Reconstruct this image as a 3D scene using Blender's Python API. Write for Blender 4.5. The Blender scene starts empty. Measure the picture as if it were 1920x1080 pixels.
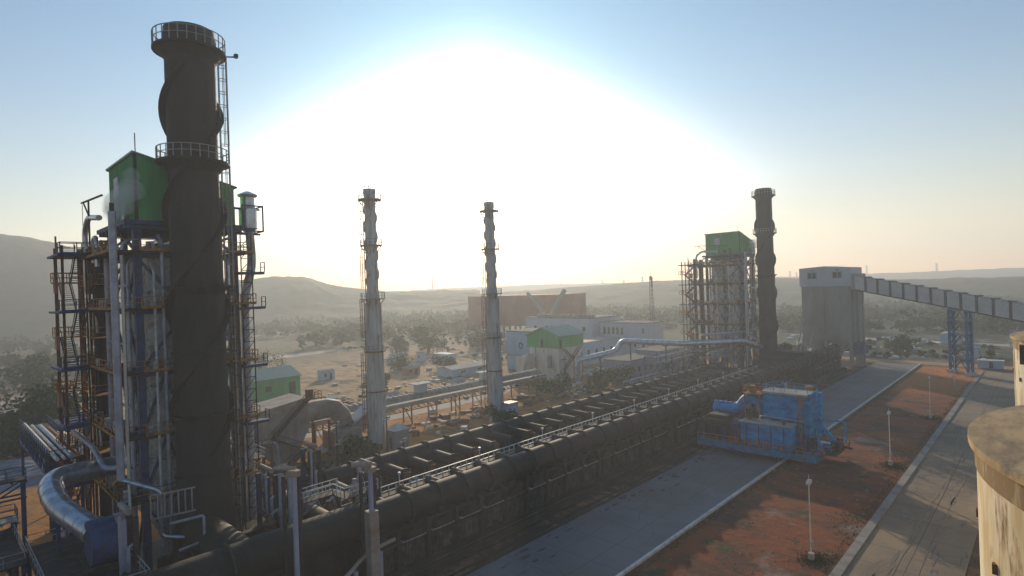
import bpy, math, random
from mathutils import Vector, Matrix, noise
R = math.radians
random.seed(7)
C = bpy.context.scene.collection
scene = bpy.context.scene

# ------------------------------------------------------------------ camera, sky, sun, exposure
CAM_Z = 30.0
AX = math.atan2(1019, 1066.7)              # angle between the view axis and the oven battery (world X)
fwd = Vector((math.cos(AX), math.sin(AX), 0)); rgt = Vector((math.sin(AX), -math.cos(AX), 0)); up = Vector((0, 0, 1))
ro = R(2.0)
cr = rgt*math.cos(ro) - up*math.sin(ro); cu = rgt*math.sin(ro) + up*math.cos(ro)
cd = bpy.data.cameras.new('camera'); cam = bpy.data.objects.new('camera', cd); C.objects.link(cam)
cd.lens = 20.0; cd.sensor_width = 36.0; cd.clip_end = 20000; cd.clip_start = 0.5
M = Matrix((cr, cu, -fwd)).transposed().to_4x4(); M.translation = Vector((0, 0, CAM_Z)); cam.matrix_world = M
scene.camera = cam
scene.view_settings.view_transform = 'Standard'; scene.view_settings.look = 'None'
scene.cycles.volume_bounces = 3
scene.view_settings.exposure = 0.0; scene.view_settings.gamma = 1.0

SUN_AZ = AX + math.atan(75/1066.7)          # direction towards the sun, a little left of the view axis
SUN_EL = R(15.0)
sdir = Vector((math.cos(SUN_AZ)*math.cos(SUN_EL), math.sin(SUN_AZ)*math.cos(SUN_EL), math.sin(SUN_EL)))
w = bpy.data.worlds.new('World'); scene.world = w; w.use_nodes = True
nt = w.node_tree; nt.nodes.clear()
def N(t, nt=nt, **k):
    n = nt.nodes.new(t)
    for a, b in k.items(): setattr(n, a, b)
    return n
out = N('ShaderNodeOutputWorld'); bg = N('ShaderNodeBackground'); bg2 = N('ShaderNodeBackground'); add = N('ShaderNodeAddShader')
sky = N('ShaderNodeTexSky', sky_type='NISHITA'); sky.sun_disc = False; sky.sun_elevation = SUN_EL
sky.sun_rotation = math.pi/2 - SUN_AZ; sky.altitude = 100; sky.air_density = 1.1; sky.dust_density = 0.6; sky.ozone_density = 2.0
bg.inputs[1].default_value = 0.09
tint = N('ShaderNodeMix', data_type='RGBA', blend_type='MULTIPLY'); tint.inputs[0].default_value = 1.0; 
nt.links.new(sky.outputs[0], tint.inputs[6]); nt.links.new(tint.outputs[2], bg.inputs[0])
# aureole of the hazy sun: brightness falls with the angle from the sun, wider sideways than upwards
tc = N('ShaderNodeTexCoord'); mp = N('ShaderNodeMapping', vector_type='POINT')
mp.inputs['Rotation'].default_value = (0, 0, -SUN_AZ)
nt.links.new(tc.outputs['Generated'], mp.inputs[0])
sp = N('ShaderNodeSeparateXYZ'); nt.links.new(mp.outputs[0], sp.inputs[0])
def MA(op, a, b=None, c=None):
    n = N('ShaderNodeMath', operation=op)
    for i, x in enumerate((a, b, c)):
        if x is None: continue
        if isinstance(x, (int, float)): n.inputs[i].default_value = x
        else: nt.links.new(x, n.inputs[i])
    return n.outputs[0]
az = MA('DIVIDE', MA('SUBTRACT', MA('ARCTAN2', sp.outputs['Y'], sp.outputs['X']), R(-1.0)), R(22.8))
el = MA('DIVIDE', MA('SUBTRACT', MA('ARCSINE', sp.outputs['Z']), R(9.2)), R(12.6))
d2 = MA('ADD', MA('POWER', MA('ABSOLUTE', az), 1.35), MA('POWER', MA('ABSOLUTE', el), 1.35))
glow = MA('ADD', MA('MULTIPLY', MA('EXPONENT', MA('MULTIPLY', MA('POWER', d2, 2.6), -1.5)), 3.0),
          MA('MULTIPLY', MA('EXPONENT', MA('MULTIPLY', d2, -0.30)), 0.22))
# warm dust layer along the horizon
hz = MA('EXPONENT', MA('MULTIPLY', MA('ABSOLUTE', sp.outputs['Z']), -5.0))
tc2 = N('ShaderNodeMix', data_type='RGBA'); tc2.inputs[6].default_value = (0.34, 0.98, 1.36, 1); tc2.inputs[7].default_value = (1.40, 0.88, 0.50, 1)
nt.links.new(hz, tc2.inputs[0]); nt.links.new(tc2.outputs[2], tint.inputs[7])
g1 = N('ShaderNodeMix', data_type='RGBA'); g1.inputs[6].default_value = (0.92, 0.97, 1.0, 1); g1.inputs[7].default_value = (1.0, 0.76, 0.46, 1)
nt.links.new(hz, g1.inputs[0])
nt.links.new(g1.outputs[2], bg2.inputs[0]); 
nt.links.new(MA('ADD', glow, MA('MULTIPLY', MA('POWER', hz, 1.4), 0.40)), bg2.inputs[1])
nt.links.new(bg.outputs[0], add.inputs[0]); nt.links.new(bg2.outputs[0], add.inputs[1]); nt.links.new(add.outputs[0], out.inputs[0])

sl = bpy.data.lights.new('sun', 'SUN'); so = bpy.data.objects.new('sun', sl); C.objects.link(so)
sl.energy = 4.6; sl.angle = R(0.6); sl.color = (1.0, 0.80, 0.56)
so.rotation_euler = sdir.to_track_quat('Z', 'Y').to_euler()
so.location = (0, 0, 400)

# ------------------------------------------------------------------ materials
def mat(name, col, rough=0.8, metal=0.0, col2=None, scale=1.0, mix=(0.42, 0.62), bump=0.0, stretch=None, detail=6, col3=None, scale3=0.2, mix3=(0.5, 0.7), spec=None):
    m = bpy.data.materials.new(name); m.use_nodes = True; t = m.node_tree; b = t.nodes['Principled BSDF']
    b.inputs['Roughness'].default_value = rough; b.inputs['Metallic'].default_value = metal
    if spec is not None: b.inputs['Specular IOR Level'].default_value = spec
    if col2 is None: col2 = tuple(c*0.7 for c in col)
    tcn = t.nodes.new('ShaderNodeTexCoord'); mpn = t.nodes.new('ShaderNodeMapping')
    if stretch: mpn.inputs['Scale'].default_value = stretch
    t.links.new(tcn.outputs['Object'], mpn.inputs[0])
    def layer(prev, c, sc, mm):
        nz = t.nodes.new('ShaderNodeTexNoise'); nz.inputs['Scale'].default_value = sc; nz.inputs['Detail'].default_value = detail; nz.inputs['Roughness'].default_value = 0.65
        t.links.new(mpn.outputs[0], nz.inputs['Vector'])
        mr = t.nodes.new('ShaderNodeMapRange'); mr.inputs[1].default_value = mm[0]; mr.inputs[2].default_value = mm[1]
        t.links.new(nz.outputs[0], mr.inputs[0])
        mx = t.nodes.new('ShaderNodeMix'); mx.data_type = 'RGBA'; t.links.new(mr.outputs[0], mx.inputs[0])
        if isinstance(prev, tuple): mx.inputs[6].default_value = (*prev, 1)
        else: t.links.new(prev, mx.inputs[6])
        mx.inputs[7].default_value = (*c, 1)
        return mx.outputs[2], nz.outputs[0]
    o, nzo = layer(tuple(col), col2, scale, mix)
    if col3 is not None: o, _ = layer(o, col3, scale3, mix3)
    t.links.new(o, b.inputs['Base Color'])
    if bump:
        bp = t.nodes.new('ShaderNodeBump'); bp.inputs['Strength'].default_value = bump; bp.inputs['Distance'].default_value = 0.2
        t.links.new(nzo, bp.inputs['Height']); t.links.new(bp.outputs[0], b.inputs['Normal'])
    return m
MT = dict(
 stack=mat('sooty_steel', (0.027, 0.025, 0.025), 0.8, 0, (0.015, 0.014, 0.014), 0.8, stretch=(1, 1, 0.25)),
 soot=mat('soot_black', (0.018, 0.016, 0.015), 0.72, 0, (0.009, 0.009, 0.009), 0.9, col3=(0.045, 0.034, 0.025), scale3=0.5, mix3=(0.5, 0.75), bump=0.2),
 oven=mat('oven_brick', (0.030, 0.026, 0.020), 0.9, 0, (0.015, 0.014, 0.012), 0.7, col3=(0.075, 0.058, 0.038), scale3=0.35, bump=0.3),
 door=mat('oven_door_steel', (0.060, 0.055, 0.047), 0.8, 0, (0.025, 0.023, 0.020), 1.3, col3=(0.13, 0.115, 0.10), scale3=0.6),
 green=mat('green_sheet', (0.065, 0.38, 0.11), 0.6, 0, (0.05, 0.29, 0.09), 0.5, stretch=(1, 1, 0.3)),
 greenroof=mat('green_roof_sheet', (0.10, 0.24, 0.17), 0.5, 0, (0.14, 0.26, 0.20), 0.3),
 blue=mat('blue_structural_paint', (0.030, 0.070, 0.18), 0.6, 0, (0.020, 0.038, 0.085), 1.2, col3=(0.07, 0.045, 0.03), scale3=1.7, mix3=(0.58, 0.70)),
 bluebright=mat('bright_blue_paint', (0.0, 0.30, 0.66), 0.6, 0, (0.010, 0.14, 0.33), 0.6, col3=(0.03, 0.40, 0.64), scale3=0.5, mix3=(0.55, 0.72), stretch=(1, 1, 2.5)),
 bluetrestle=mat('trestle_blue', (0.02, 0.22, 0.40), 0.6, 0, (0.03, 0.10, 0.20), 1.0),
 rail=mat('yellow_brown_rail', (0.46, 0.20, 0.03), 0.7, 0, (0.20, 0.08, 0.02), 1.5),
 rust=mat('rusty_steel', (0.24, 0.095, 0.04), 0.85, 0, (0.09, 0.05, 0.03), 1.5),
 white=mat('galvanised_white', (0.62, 0.62, 0.60), 0.5, 0, (0.42, 0.40, 0.37), 1.4),
 silver=mat('aluminium_cladding', (0.58, 0.62, 0.68), 0.30, 0.75, (0.40, 0.40, 0.41), 0.8),
 patch=None,
 palepipe=mat('pale_pipe', (0.42, 0.44, 0.50), 0.45, 0.2, (0.30, 0.30, 0.34), 0.8),
 dark=mat('dark_steel', (0.030, 0.027, 0.026), 0.8, 0, (0.10, 0.06, 0.04), 0.9, mix=(0.5, 0.68)),
 conc=mat('concrete', (0.30, 0.28, 0.25), 0.9, 0, (0.20, 0.185, 0.16), 0.35, bump=0.1, col3=(0.12, 0.11, 0.10), scale3=0.12, mix3=(0.55, 0.75)),
 greystack=mat('grey_steel_stack', (0.64, 0.61, 0.57), 0.7, 0, (0.46, 0.42, 0.37), 0.5, stretch=(2, 2, 0.25), col3=(0.22, 0.14, 0.08), scale3=0.8, mix3=(0.55, 0.70)),
 cream=mat('stained_cream', (0.80, 0.74, 0.64), 0.85, 0, (0.62, 0.54, 0.44), 0.35, stretch=(1, 1, 0.3), col3=(0.36, 0.29, 0.21), scale3=0.5, mix3=(0.60, 0.72)),
 whitewall=mat('white_wall', (0.56, 0.58, 0.62), 0.95, 0, (0.50, 0.52, 0.55), 0.15),
 paleblue=mat('pale_blue_wall', (0.42, 0.56, 0.66), 0.8, 0, (0.36, 0.48, 0.58), 0.2),
 purple=mat('lilac_grey_wall', (0.42, 0.41, 0.52), 0.85, 0, (0.34, 0.33, 0.42), 0.2),
 brick=mat('rust_red_sheet', (0.46, 0.19, 0.11), 0.85, 0, (0.34, 0.12, 0.07), 0.06),
 glass=mat('dark_window', (0.04, 0.045, 0.05), 0.2, 0, (0.03, 0.03, 0.035), 1),
 sheet=mat('grey_sheet', (0.40, 0.385, 0.355), 0.85, 0.0, (0.30, 0.28, 0.25), 0.4),
 brown=mat('weathered_duct', (0.42, 0.34, 0.28), 0.7, 0.1, (0.28, 0.20, 0.15), 0.35, col3=(0.40, 0.22, 0.10), scale3=0.25, mix3=(0.55, 0.75)),
 silo=mat('silo_concrete', (0.36, 0.345, 0.315), 0.92, 0, (0.26, 0.245, 0.22), 0.15, stretch=(1, 1, 0.3), bump=0.1),
 trunk=mat('bark', (0.10, 0.075, 0.05), 0.95, 0, None, 2),
 leaf=mat('leaves', (0.055, 0.095, 0.026), 0.9, 0, (0.032, 0.058, 0.018), 0.4, col3=(0.10, 0.13, 0.04), scale3=0.25, spec=0.08),
 scrub=mat('scrub', (0.095, 0.105, 0.045), 0.9, 0, (0.040, 0.055, 0.028), 0.05, col3=(0.12, 0.10, 0.055), scale3=0.02, spec=0.05),
 gallery=mat('gallery_sheet', (0.66, 0.62, 0.56), 0.85, 0, (0.56, 0.52, 0.47), 0.25),
 lightcasing=mat('bright_cladding_rib', (0.80, 0.79, 0.76), 0.5, 0.1, (0.55, 0.52, 0.48), 1.0),
 darkroof=mat('dull_roof', (0.20, 0.19, 0.18), 0.95, 0, (0.15, 0.14, 0.13), 0.3, spec=0.1),
)
def patch_mat():
    m = mat('boiler_cladding', (0.82, 0.79, 0.75), 0.45, 0.1, (0.55, 0.49, 0.43), 0.5, bump=0.3, col3=(0.20, 0.13, 0.08), scale3=0.7, mix3=(0.56, 0.68))
    return m
MT['patch'] = patch_mat()

# ------------------------------------------------------------------ mesh helpers
class MB:
    def __init__(s): s.v = []; s.f = []
    def add(s, vs, fs):
        o = len(s.v); s.v += [tuple(p) for p in vs]; s.f += [tuple(i+o for i in f) for f in fs]
    def box(s, x0, x1, y0, y1, z0, z1):
        s.add([(x, y, z) for z in (z0, z1) for y in (y0, y1) for x in (x0, x1)],
              [(0, 2, 3, 1), (4, 5, 7, 6), (0, 1, 5, 4), (2, 6, 7, 3), (0, 4, 6, 2), (1, 3, 7, 5)])
        return s
    def bar(s, p, q, w=0.2, h=None):
        h = h or w; p = Vector(p); q = Vector(q); d = (q-p)
        if d.length < 1e-6: return s
        d.normalize(); a = Vector((0, 0, 1)) if abs(d.z) < 0.95 else Vector((1, 0, 0))
        x = d.cross(a).normalized()*w/2; y = x.cross(d).normalized()*h/2
        vs = [c+i*x+j*y for c in (p, q) for i, j in ((-1, -1), (1, -1), (1, 1), (-1, 1))]
        s.add(vs, [(3, 2, 1, 0), (4, 5, 6, 7)]+[(i, (i+1) % 4, 4+(i+1) % 4, 4+i) for i in range(4)])
        return s
    def tube(s, pts, r, n=10, cap=True):
        pts = [Vector(p) for p in pts]; rs = r if isinstance(r, (list, tuple)) else [r]*len(pts)
        ring = []; prev = None
        for i, p in enumerate(pts):
            t = (pts[min(i+1, len(pts)-1)]-pts[max(i-1, 0)]).normalized()
            if prev is None:
                a = Vector((0, 0, 1)) if abs(t.z) < 0.9 else Vector((1, 0, 0)); x = t.cross(a).normalized()
            else:
                x = (prev - t*prev.dot(t)).normalized()
            prev = x; y = t.cross(x)
            ring.append([p+(x*math.cos(2*math.pi*k/n)+y*math.sin(2*math.pi*k/n))*rs[i] for k in range(n)])
        vs = [q for rr in ring for q in rr]; fs = []
        for i in range(len(pts)-1):
            for k in range(n): fs.append((i*n+k, i*n+(k+1) % n, (i+1)*n+(k+1) % n, (i+1)*n+k))
        if cap: fs += [tuple(range(n))[::-1], tuple((len(pts)-1)*n+k for k in range(n))]
        s.add(vs, fs); return s
    def lathe(s, prof, c=(0, 0), n=32, cap=True):
        vs = [(c[0]+r*math.cos(2*math.pi*k/n), c[1]+r*math.sin(2*math.pi*k/n), z) for r, z in prof for k in range(n)]
        fs = [(i*n+k, i*n+(k+1) % n, (i+1)*n+(k+1) % n, (i+1)*n+k) for i in range(len(prof)-1) for k in range(n)]
        if cap: fs += [tuple(range(n))[::-1], tuple((len(prof)-1)*n+k for k in range(n))]
        s.add(vs, fs); return s
    def prism(s, poly, axis, a, b):
        # poly in the two other axes, extruded along axis from a to b
        n = len(poly)
        def P(u, v, t): return {'x': (t, u, v), 'y': (u, t, v), 'z': (u, v, t)}[axis]
        s.add([P(u, v, a) for u, v in poly]+[P(u, v, b) for u, v in poly],
              [tuple(range(n))[::-1], tuple(range(n, 2*n))]+[(i, (i+1) % n, n+(i+1) % n, n+i) for i in range(n)])
        return s
    def build(s, name, m, parent=None, smooth=False, label=None):
        me = bpy.data.meshes.new(name); me.from_pydata(s.v, [], s.f); me.materials.append(m)
        if smooth:
            me.shade_smooth()
            me.set_sharp_from_angle(angle=R(40))
        me.validate()
        import bmesh
        bm = bmesh.new(); bm.from_mesh(me); bmesh.ops.recalc_face_normals(bm, faces=bm.faces); bm.to_mesh(me); bm.free()
        o = bpy.data.objects.new(name, me); C.objects.link(o)
        if parent is not None: o.parent = parent
        if label: o['label'] = label
        return o
def thing(name, label, cat, loc=(0, 0, 0), rz=0, group=None):
    o = bpy.data.objects.new(name, None); C.objects.link(o); o.location = loc; o.rotation_euler = (0, 0, rz)
    o.empty_display_size = 0.5
    o['label'] = label; o['category'] = cat
    if group: o['group'] = group
    return o
def tag(o, label, cat, group=None, kind=None, loc=None):
    if label: o['label'] = label
    if cat: o['category'] = cat
    if group: o['group'] = group
    if kind: o['kind'] = kind
    if loc: o.location = loc
    return o
def struct(o): o['kind'] = 'structure'; return o
def dup(root, loc, label, group=None, rz=None, parent=None):
    r = root.copy(); C.objects.link(r)
    if parent is None:
        r.location = loc; r['label'] = label
        if rz is not None: r.rotation_euler = (0, 0, rz)
        if group: r['group'] = group
    else: r.parent = parent
    for ch in list(root.children): dup(ch, None, None, parent=r)
    return r
def rail(mb, pts, h=1.1, sp=1.6, w=0.06, mid=True):
    for a, b in zip(pts[:-1], pts[1:]):
        a = Vector(a); b = Vector(b); L = (b-a).length; n = max(1, round(L/sp)); Z = Vector((0, 0, h))
        mb.bar(a+Z, b+Z, w)
        if mid: mb.bar(a+Z*0.5, b+Z*0.5, w*0.8)
        for i in range(n+1):
            p = a.lerp(b, i/n); mb.bar(p, p+Z, w)
def ladder(mb, x, y, z0, z1, ang, wd=0.6, cage=True, w=0.06, step=0.6, hoop=1.5):
    o = Vector((math.cos(ang), math.sin(ang), 0)); t = Vector((-o.y, o.x, 0)); B = Vector((x, y, 0))
    for sgn in (-1, 1): mb.bar(B+t*wd/2*sgn+Vector((0, 0, z0)), B+t*wd/2*sgn+Vector((0, 0, z1)), w)
    z = z0
    while z < z1: mb.bar(B-t*wd/2+Vector((0, 0, z)), B+t*wd/2+Vector((0, 0, z)), w*0.7); z += step
    if cage:
        P = [B-t*wd/2, B-t*wd*0.62+o*0.45, B-t*wd*0.3+o*0.8, B+t*wd*0.3+o*0.8, B+t*wd*0.62+o*0.45, B+t*wd/2]
        z = z0+2
        while z <= z1:
            for a, b in zip(P[:-1], P[1:]): mb.bar(a+Vector((0, 0, z)), b+Vector((0, 0, z)), w*0.8)
            z += hoop
        for p in P[1:-1]: mb.bar(p+Vector((0, 0, z0+2)), p+Vector((0, 0, z1)), w*0.8)
def ring_deck(ri, ro_, z, t=0.25, n=40):
    mb = MB(); mb.lathe([(ri, z-t), (ro_, z-t), (ro_, z), (ri, z), (ri, z-t)], n=n, cap=False); return mb
def ring_rail(mb, r, z, h=1.15, n=24, a0=0, a1=2*math.pi, w=0.08):
    P = [Vector((r*math.cos(a0+(a1-a0)*i/n), r*math.sin(a0+(a1-a0)*i/n), z)) for i in range(n+1)]
    Z = Vector((0, 0, h))
    for i in range(n+1):
        if i < n:
            mb.bar(P[i]+Z, P[i+1]+Z, w); mb.bar(P[i]+Z*0.5, P[i+1]+Z*0.5, w*0.8)
        mb.bar(P[i], P[i]+Z, w)
def strakes(mb, r, z0, z1, pitch, hgt, n=3, th=0.14, hand=1, ph=0):
    N_ = int((z1-z0)/0.5)
    for k in range(n):
        a0 = ph+2*math.pi*k/n; vs = []; fs = []
        for i in range(N_+1):
            z = z0+(z1-z0)*i/N_; a = a0+hand*2*math.pi*(z-z0)/pitch
            f = min(1, i/3, (N_-i)/3)
            for rr, dz in ((r-0.05, -th), (r+hgt*f, -th), (r+hgt*f, th), (r-0.05, th)):
                vs.append((rr*math.cos(a), rr*math.sin(a), z+dz))
        for i in range(N_):
            for j in range(4): fs.append((i*4+j, i*4+(j+1) % 4, (i+1)*4+(j+1) % 4, (i+1)*4+j))
        mb.add(vs, fs)
def bendpath(pts, r=1.0, n=5):
    pts = [Vector(p) for p in pts]; o = [pts[0]]
    for a, b, c in zip(pts[:-2], pts[1:-1], pts[2:]):
        ra = min(r, (a-b).length*0.45, (c-b).length*0.45)
        p = b+(a-b).normalized()*ra; q = b+(c-b).normalized()*ra
        for i in range(n+1):
            t = i/n; o.append(p*(1-t)**2+b*2*t*(1-t)+q*t*t)
    o.append(pts[-1]); return o
# ------------------------------------------------------------------ ground, yard, road, hills
def ground_mat():
    m = bpy.data.materials.new('ground_soil'); m.use_nodes = True; t = m.node_tree; b = t.nodes['Principled BSDF']; b.inputs['Roughness'].default_value = 0.95
    b.inputs['Specular IOR Level'].default_value = 0.15
    def nn(ty, **k):
        n = t.nodes.new(ty)
        for a, c in k.items(): setattr(n, a, c)
        return n
    def ma(op, a, b_=None):
        n = nn('ShaderNodeMath', operation=op)
        for i, x in enumerate((a, b_)):
            if x is None: continue
            if isinstance(x, (int, float)): n.inputs[i].default_value = x
            else: t.links.new(x, n.inputs[i])
        return n.outputs[0]
    def noi(sc, det=7, stretch=None, w_=0):
        mp = nn('ShaderNodeMapping'); t.links.new(tc_.outputs['Object'], mp.inputs[0])
        mp.inputs['Location'].default_value = (w_, w_*1.7, 0)
        if stretch: mp.inputs['Scale'].default_value = stretch
        n = nn('ShaderNodeTexNoise'); n.inputs['Scale'].default_value = sc; n.inputs['Detail'].default_value = det; n.inputs['Roughness'].default_value = 0.68
        t.links.new(mp.outputs[0], n.inputs['Vector']); return n.outputs[0]
    def mr(x, a, c):
        n = nn('ShaderNodeMapRange'); n.inputs[1].default_value = a; n.inputs[2].default_value = c; n.interpolation_type = 'SMOOTHSTEP'
        t.links.new(x, n.inputs[0]); return n.outputs[0]
    def mix(f, a, c):
        n = nn('ShaderNodeMix'); n.data_type = 'RGBA'; t.links.new(f, n.inputs[0])
        for i, x in ((6, a), (7, c)):
            if isinstance(x, tuple): n.inputs[i].default_value = (*x, 1)
            else: t.links.new(x, n.inputs[i])
        return n.outputs[2]
    tc_ = nn('ShaderNodeTexCoord'); s_ = nn('ShaderNodeSeparateXYZ'); t.links.new(tc_.outputs['Object'], s_.inputs[0])
    X = s_.outputs['X']; Y = s_.outputs['Y']
    wob = ma('MULTIPLY', ma('SUBTRACT', noi(0.03, 5), 0.5), 40.0)
    Yw = ma('ADD', Y, wob); Xw = ma('ADD', X, ma('MULTIPLY', ma('SUBTRACT', noi(0.025, 5, w_=31), 0.5), 50.0))
    cr_ = nn('ShaderNodeValToRGB'); t.links.new(ma('DIVIDE', Yw, 500.0), cr_.inputs[0])
    els = cr_.color_ramp.elements
    stops = [(0.0, (0.15, 0.075, 0.045)), (0.066, (0.16, 0.070, 0.042)), (0.10, (0.07, 0.055, 0.045)), (0.15, (0.10, 0.065, 0.04)), (0.185, (0.50, 0.20, 0.045)), (0.225, (0.50, 0.22, 0.06)),
             (0.28, (0.46, 0.27, 0.12)), (0.36, (0.52, 0.33, 0.18)), (0.44, (0.48, 0.32, 0.19)), (0.52, (0.20, 0.18, 0.12)), (0.60, (0.10, 0.115, 0.065)), (1.0, (0.09, 0.11, 0.065))]
    els[0].position = 0; els[0].color = (*stops[0][1], 1); els[1].position = 1; els[1].color = (*stops[-1][1], 1)
    for p, c in stops[1:-1]:
        e = els.new(p); e.color = (*c, 1)
    col = cr_.outputs[0]
    # fine tone changes of the bare soil
    col = mix(mr(noi(0.35, 8, stretch=(1, 0.35, 1)), 0.42, 0.66), col, mix(mr(noi(0.12, 6, w_=9), 0.4, 0.6), (0.12, 0.07, 0.04), (0.36, 0.19, 0.09)))
    # bare pale patches and scrub patches beyond the works
    col = mix(ma('MULTIPLY', mr(noi(0.055, 8, stretch=(1, 0.5, 1), w_=3), 0.56, 0.66), mr(Y, 100.0, 140.0)), col, (0.075, 0.080, 0.050))
    farX = mr(Xw, 226.0, 250.0)
    brush = mix(mr(noi(0.035, 7, stretch=(0.7, 1.4, 1), w_=17), 0.48, 0.62), (0.085, 0.095, 0.050), mix(mr(noi(0.2, 6, w_=5), 0.45, 0.6), (0.15, 0.13, 0.085), (0.27, 0.24, 0.20)))
    col = mix(farX, col, brush)
    # red and grey marks in the near soil
    nearm = ma('MULTIPLY', mr(Y, 36.0, 30.0), mr(Y, 14.0, 18.0))
    redp = mix(mr(noi(0.16, 8, stretch=(1.3, 0.6, 1), w_=12), 0.40, 0.62), (0.27, 0.080, 0.034), (0.105, 0.058, 0.040))
    redp = mix(mr(noi(0.09, 8, w_=44), 0.54, 0.66), redp, (0.30, 0.21, 0.17))
    redp = mix(mr(noi(0.16, 8, w_=71), 0.56, 0.66), redp, (0.055, 0.075, 0.030))
    redp = mix(mr(ma('ADD', X, ma('MULTIPLY', wob, 0.8)), 165.0, 195.0), redp, (0.55, 0.19, 0.05))
    col = mix(ma('MULTIPLY', nearm, mr(X, 228.0, 222.0)), col, redp)
    t.links.new(col, b.inputs['Base Color'])
    bp = nn('ShaderNodeBump'); bp.inputs['Strength'].default_value = 0.6; bp.inputs['Distance'].default_value = 0.5
    t.links.new(noi(0.8, 8), bp.inputs['Height']); t.links.new(bp.outputs[0], b.inputs['Normal'])
    return m
MT['ground'] = ground_mat()
def slab_mat(name, base, dark, olive):
    m = mat(name, base, 0.9, 0, dark, 0.10, mix=(0.40, 0.66), col3=olive, scale3=0.05, mix3=(0.5, 0.68), bump=0.08, detail=9)
    return m
MT['yard'] = slab_mat('yard_concrete', (0.21, 0.195, 0.195), (0.155, 0.145, 0.145), (0.19, 0.165, 0.12))
MT['road'] = slab_mat('road_concrete', (0.31, 0.22, 0.135), (0.21, 0.155, 0.105), (0.14, 0.115, 0.09))
MT['hill'] = mat('wooded_slope', (0.040, 0.052, 0.028), 0.95, 0, (0.060, 0.066, 0.036), 0.06, bump=0.3, col3=(0.085, 0.08, 0.05), scale3=0.006, spec=0.1)

mb = MB(); n = 60
xs = [-890+3280*i/n for i in range(n+1)]; ys = [-890+3280*i/n for i in range(n+1)]
mb.add([(x, y, 0) for y in ys for x in xs], [(j*(n+1)+i, j*(n+1)+i+1, (j+1)*(n+1)+i+1, (j+1)*(n+1)+i) for j in range(n) for i in range(n)])
struct(mb.build('ground', MT['ground']))
yd = MB(); yd.box(-60, 228, 33.2, 45.4, -0.3, 0.06); struct(yd.build('concrete_yard', MT['yard']))
mb = MB(); mb.box(-60, 229, 32.85, 33.2, -0.3, 0.32); struct(mb.build('yard_kerb', MT['white']))
mb = MB(); mb.box(-60, 226, 45.4, 45.75, -0.3, 0.16)
mb.bar((-60, 46.6, 0.12), (226, 46.6, 0.12), 0.12); mb.bar((-60, 48.2, 0.12), (226, 48.2, 0.12), 0.12)
struct(mb.build('machine_track', MT['dark']))
mb = MB(); mb.box(-60, 222, 7.2, 16.2, -0.3, 0.05)
struct(mb.build('road', MT['road']))
mb = MB()
for i in range(140): mb.box(-60+2*i, -60+2*i+1.97, 16.2, 17.1, -0.3, 0.22+0.02*random.random())
struct(mb.build('road_kerb', MT['conc']))
# dark tyre rings on the slab
mb = MB()
for (cx, cy, r0, a0, a1) in ((60, 10, 5.5, 0.3, 3.4), (59.5, 10.6, 6.6, 0.6, 2.9), (61.5, 10, 4.2, 0.0, 3.0), (64, 11.5, 5.2, -0.4, 1.9), (66, 12, 3.1, 0.4, 2.6)):
    P = []; k = 30
    for i in range(k+1):
        a = a0+(a1-a0)*i/k; P.append((cx+r0*math.cos(a)*1.5, cy+r0*math.sin(a)*0.62))
    for (x0, y0), (x1, y1) in zip(P[:-1], P[1:]):
        if max(y0, y1) < 16 and min(y0, y1) > 7.4:
            d = Vector((x1-x0, y1-y0, 0)).normalized(); q = Vector((-d.y, d.x, 0))*0.11
            mb.add([(x0+q.x, y0+q.y, 0.056), (x1+q.x, y1+q.y, 0.056), (x1-q.x, y1-q.y, 0.056), (x0-q.x, y0-q.y, 0.056)], [(0, 1, 2, 3)])
for k, (v0, am, ph_) in enumerate(((10.2, 0.5, 0.3), (12.1, 0.5, 0.3), (13.0, 1.2, 2.4))):
    P = [(52+i*2.0, v0+am*math.sin(i*0.11+ph_)) for i in range(70 if k < 2 else 45)]
    for (x0, y0), (x1, y1) in zip(P[:-1], P[1:]): mb.add([(x0, y0+0.09, 0.074+k*0.001), (x1, y1+0.09, 0.074+k*0.001), (x1, y1-0.09, 0.074+k*0.001), (x0, y0-0.09, 0.074+k*0.001)], [(0, 1, 2, 3)])
struct(mb.build('tyre_marks', mat('tyre_rubber', (0.20, 0.155, 0.11), 0.95, 0, (0.27, 0.20, 0.13), 0.25, mix=(0.45, 0.55))))
# slab joints, cracks and coke-dust stains on the concrete
rj = random.Random(21)
def sheet_strip(mb, P, wd, z):
    for (x0, y0), (x1, y1) in zip(P[:-1], P[1:]):
        d = Vector((x1-x0, y1-y0, 0)).normalized(); q = Vector((-d.y, d.x, 0))*wd/2
        mb.add([(x0+q.x, y0+q.y, z), (x1+q.x, y1+q.y, z), (x1-q.x, y1-q.y, z), (x0-q.x, y0-q.y, z)], [(0, 1, 2, 3)])
mb = MB()
for i in range(44): sheet_strip(mb, [(8+5*i, 7.3), (8+5*i, 16.1)], 0.09, 0.0545)
sheet_strip(mb, [(0, 11.7), (221, 11.7)], 0.09, 0.0585)
for i in range(42): sheet_strip(mb, [(20+5*i, 33.3), (20+5*i, 45.3)], 0.07, 0.0645)
for v in (37.3, 41.3): sheet_strip(mb, [(0, v), (227, v)], 0.07, 0.0685)
struct(mb.build('slab_joints', mat('joint_tar', (0.13, 0.115, 0.10), 0.95)))
mb = MB()
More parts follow.
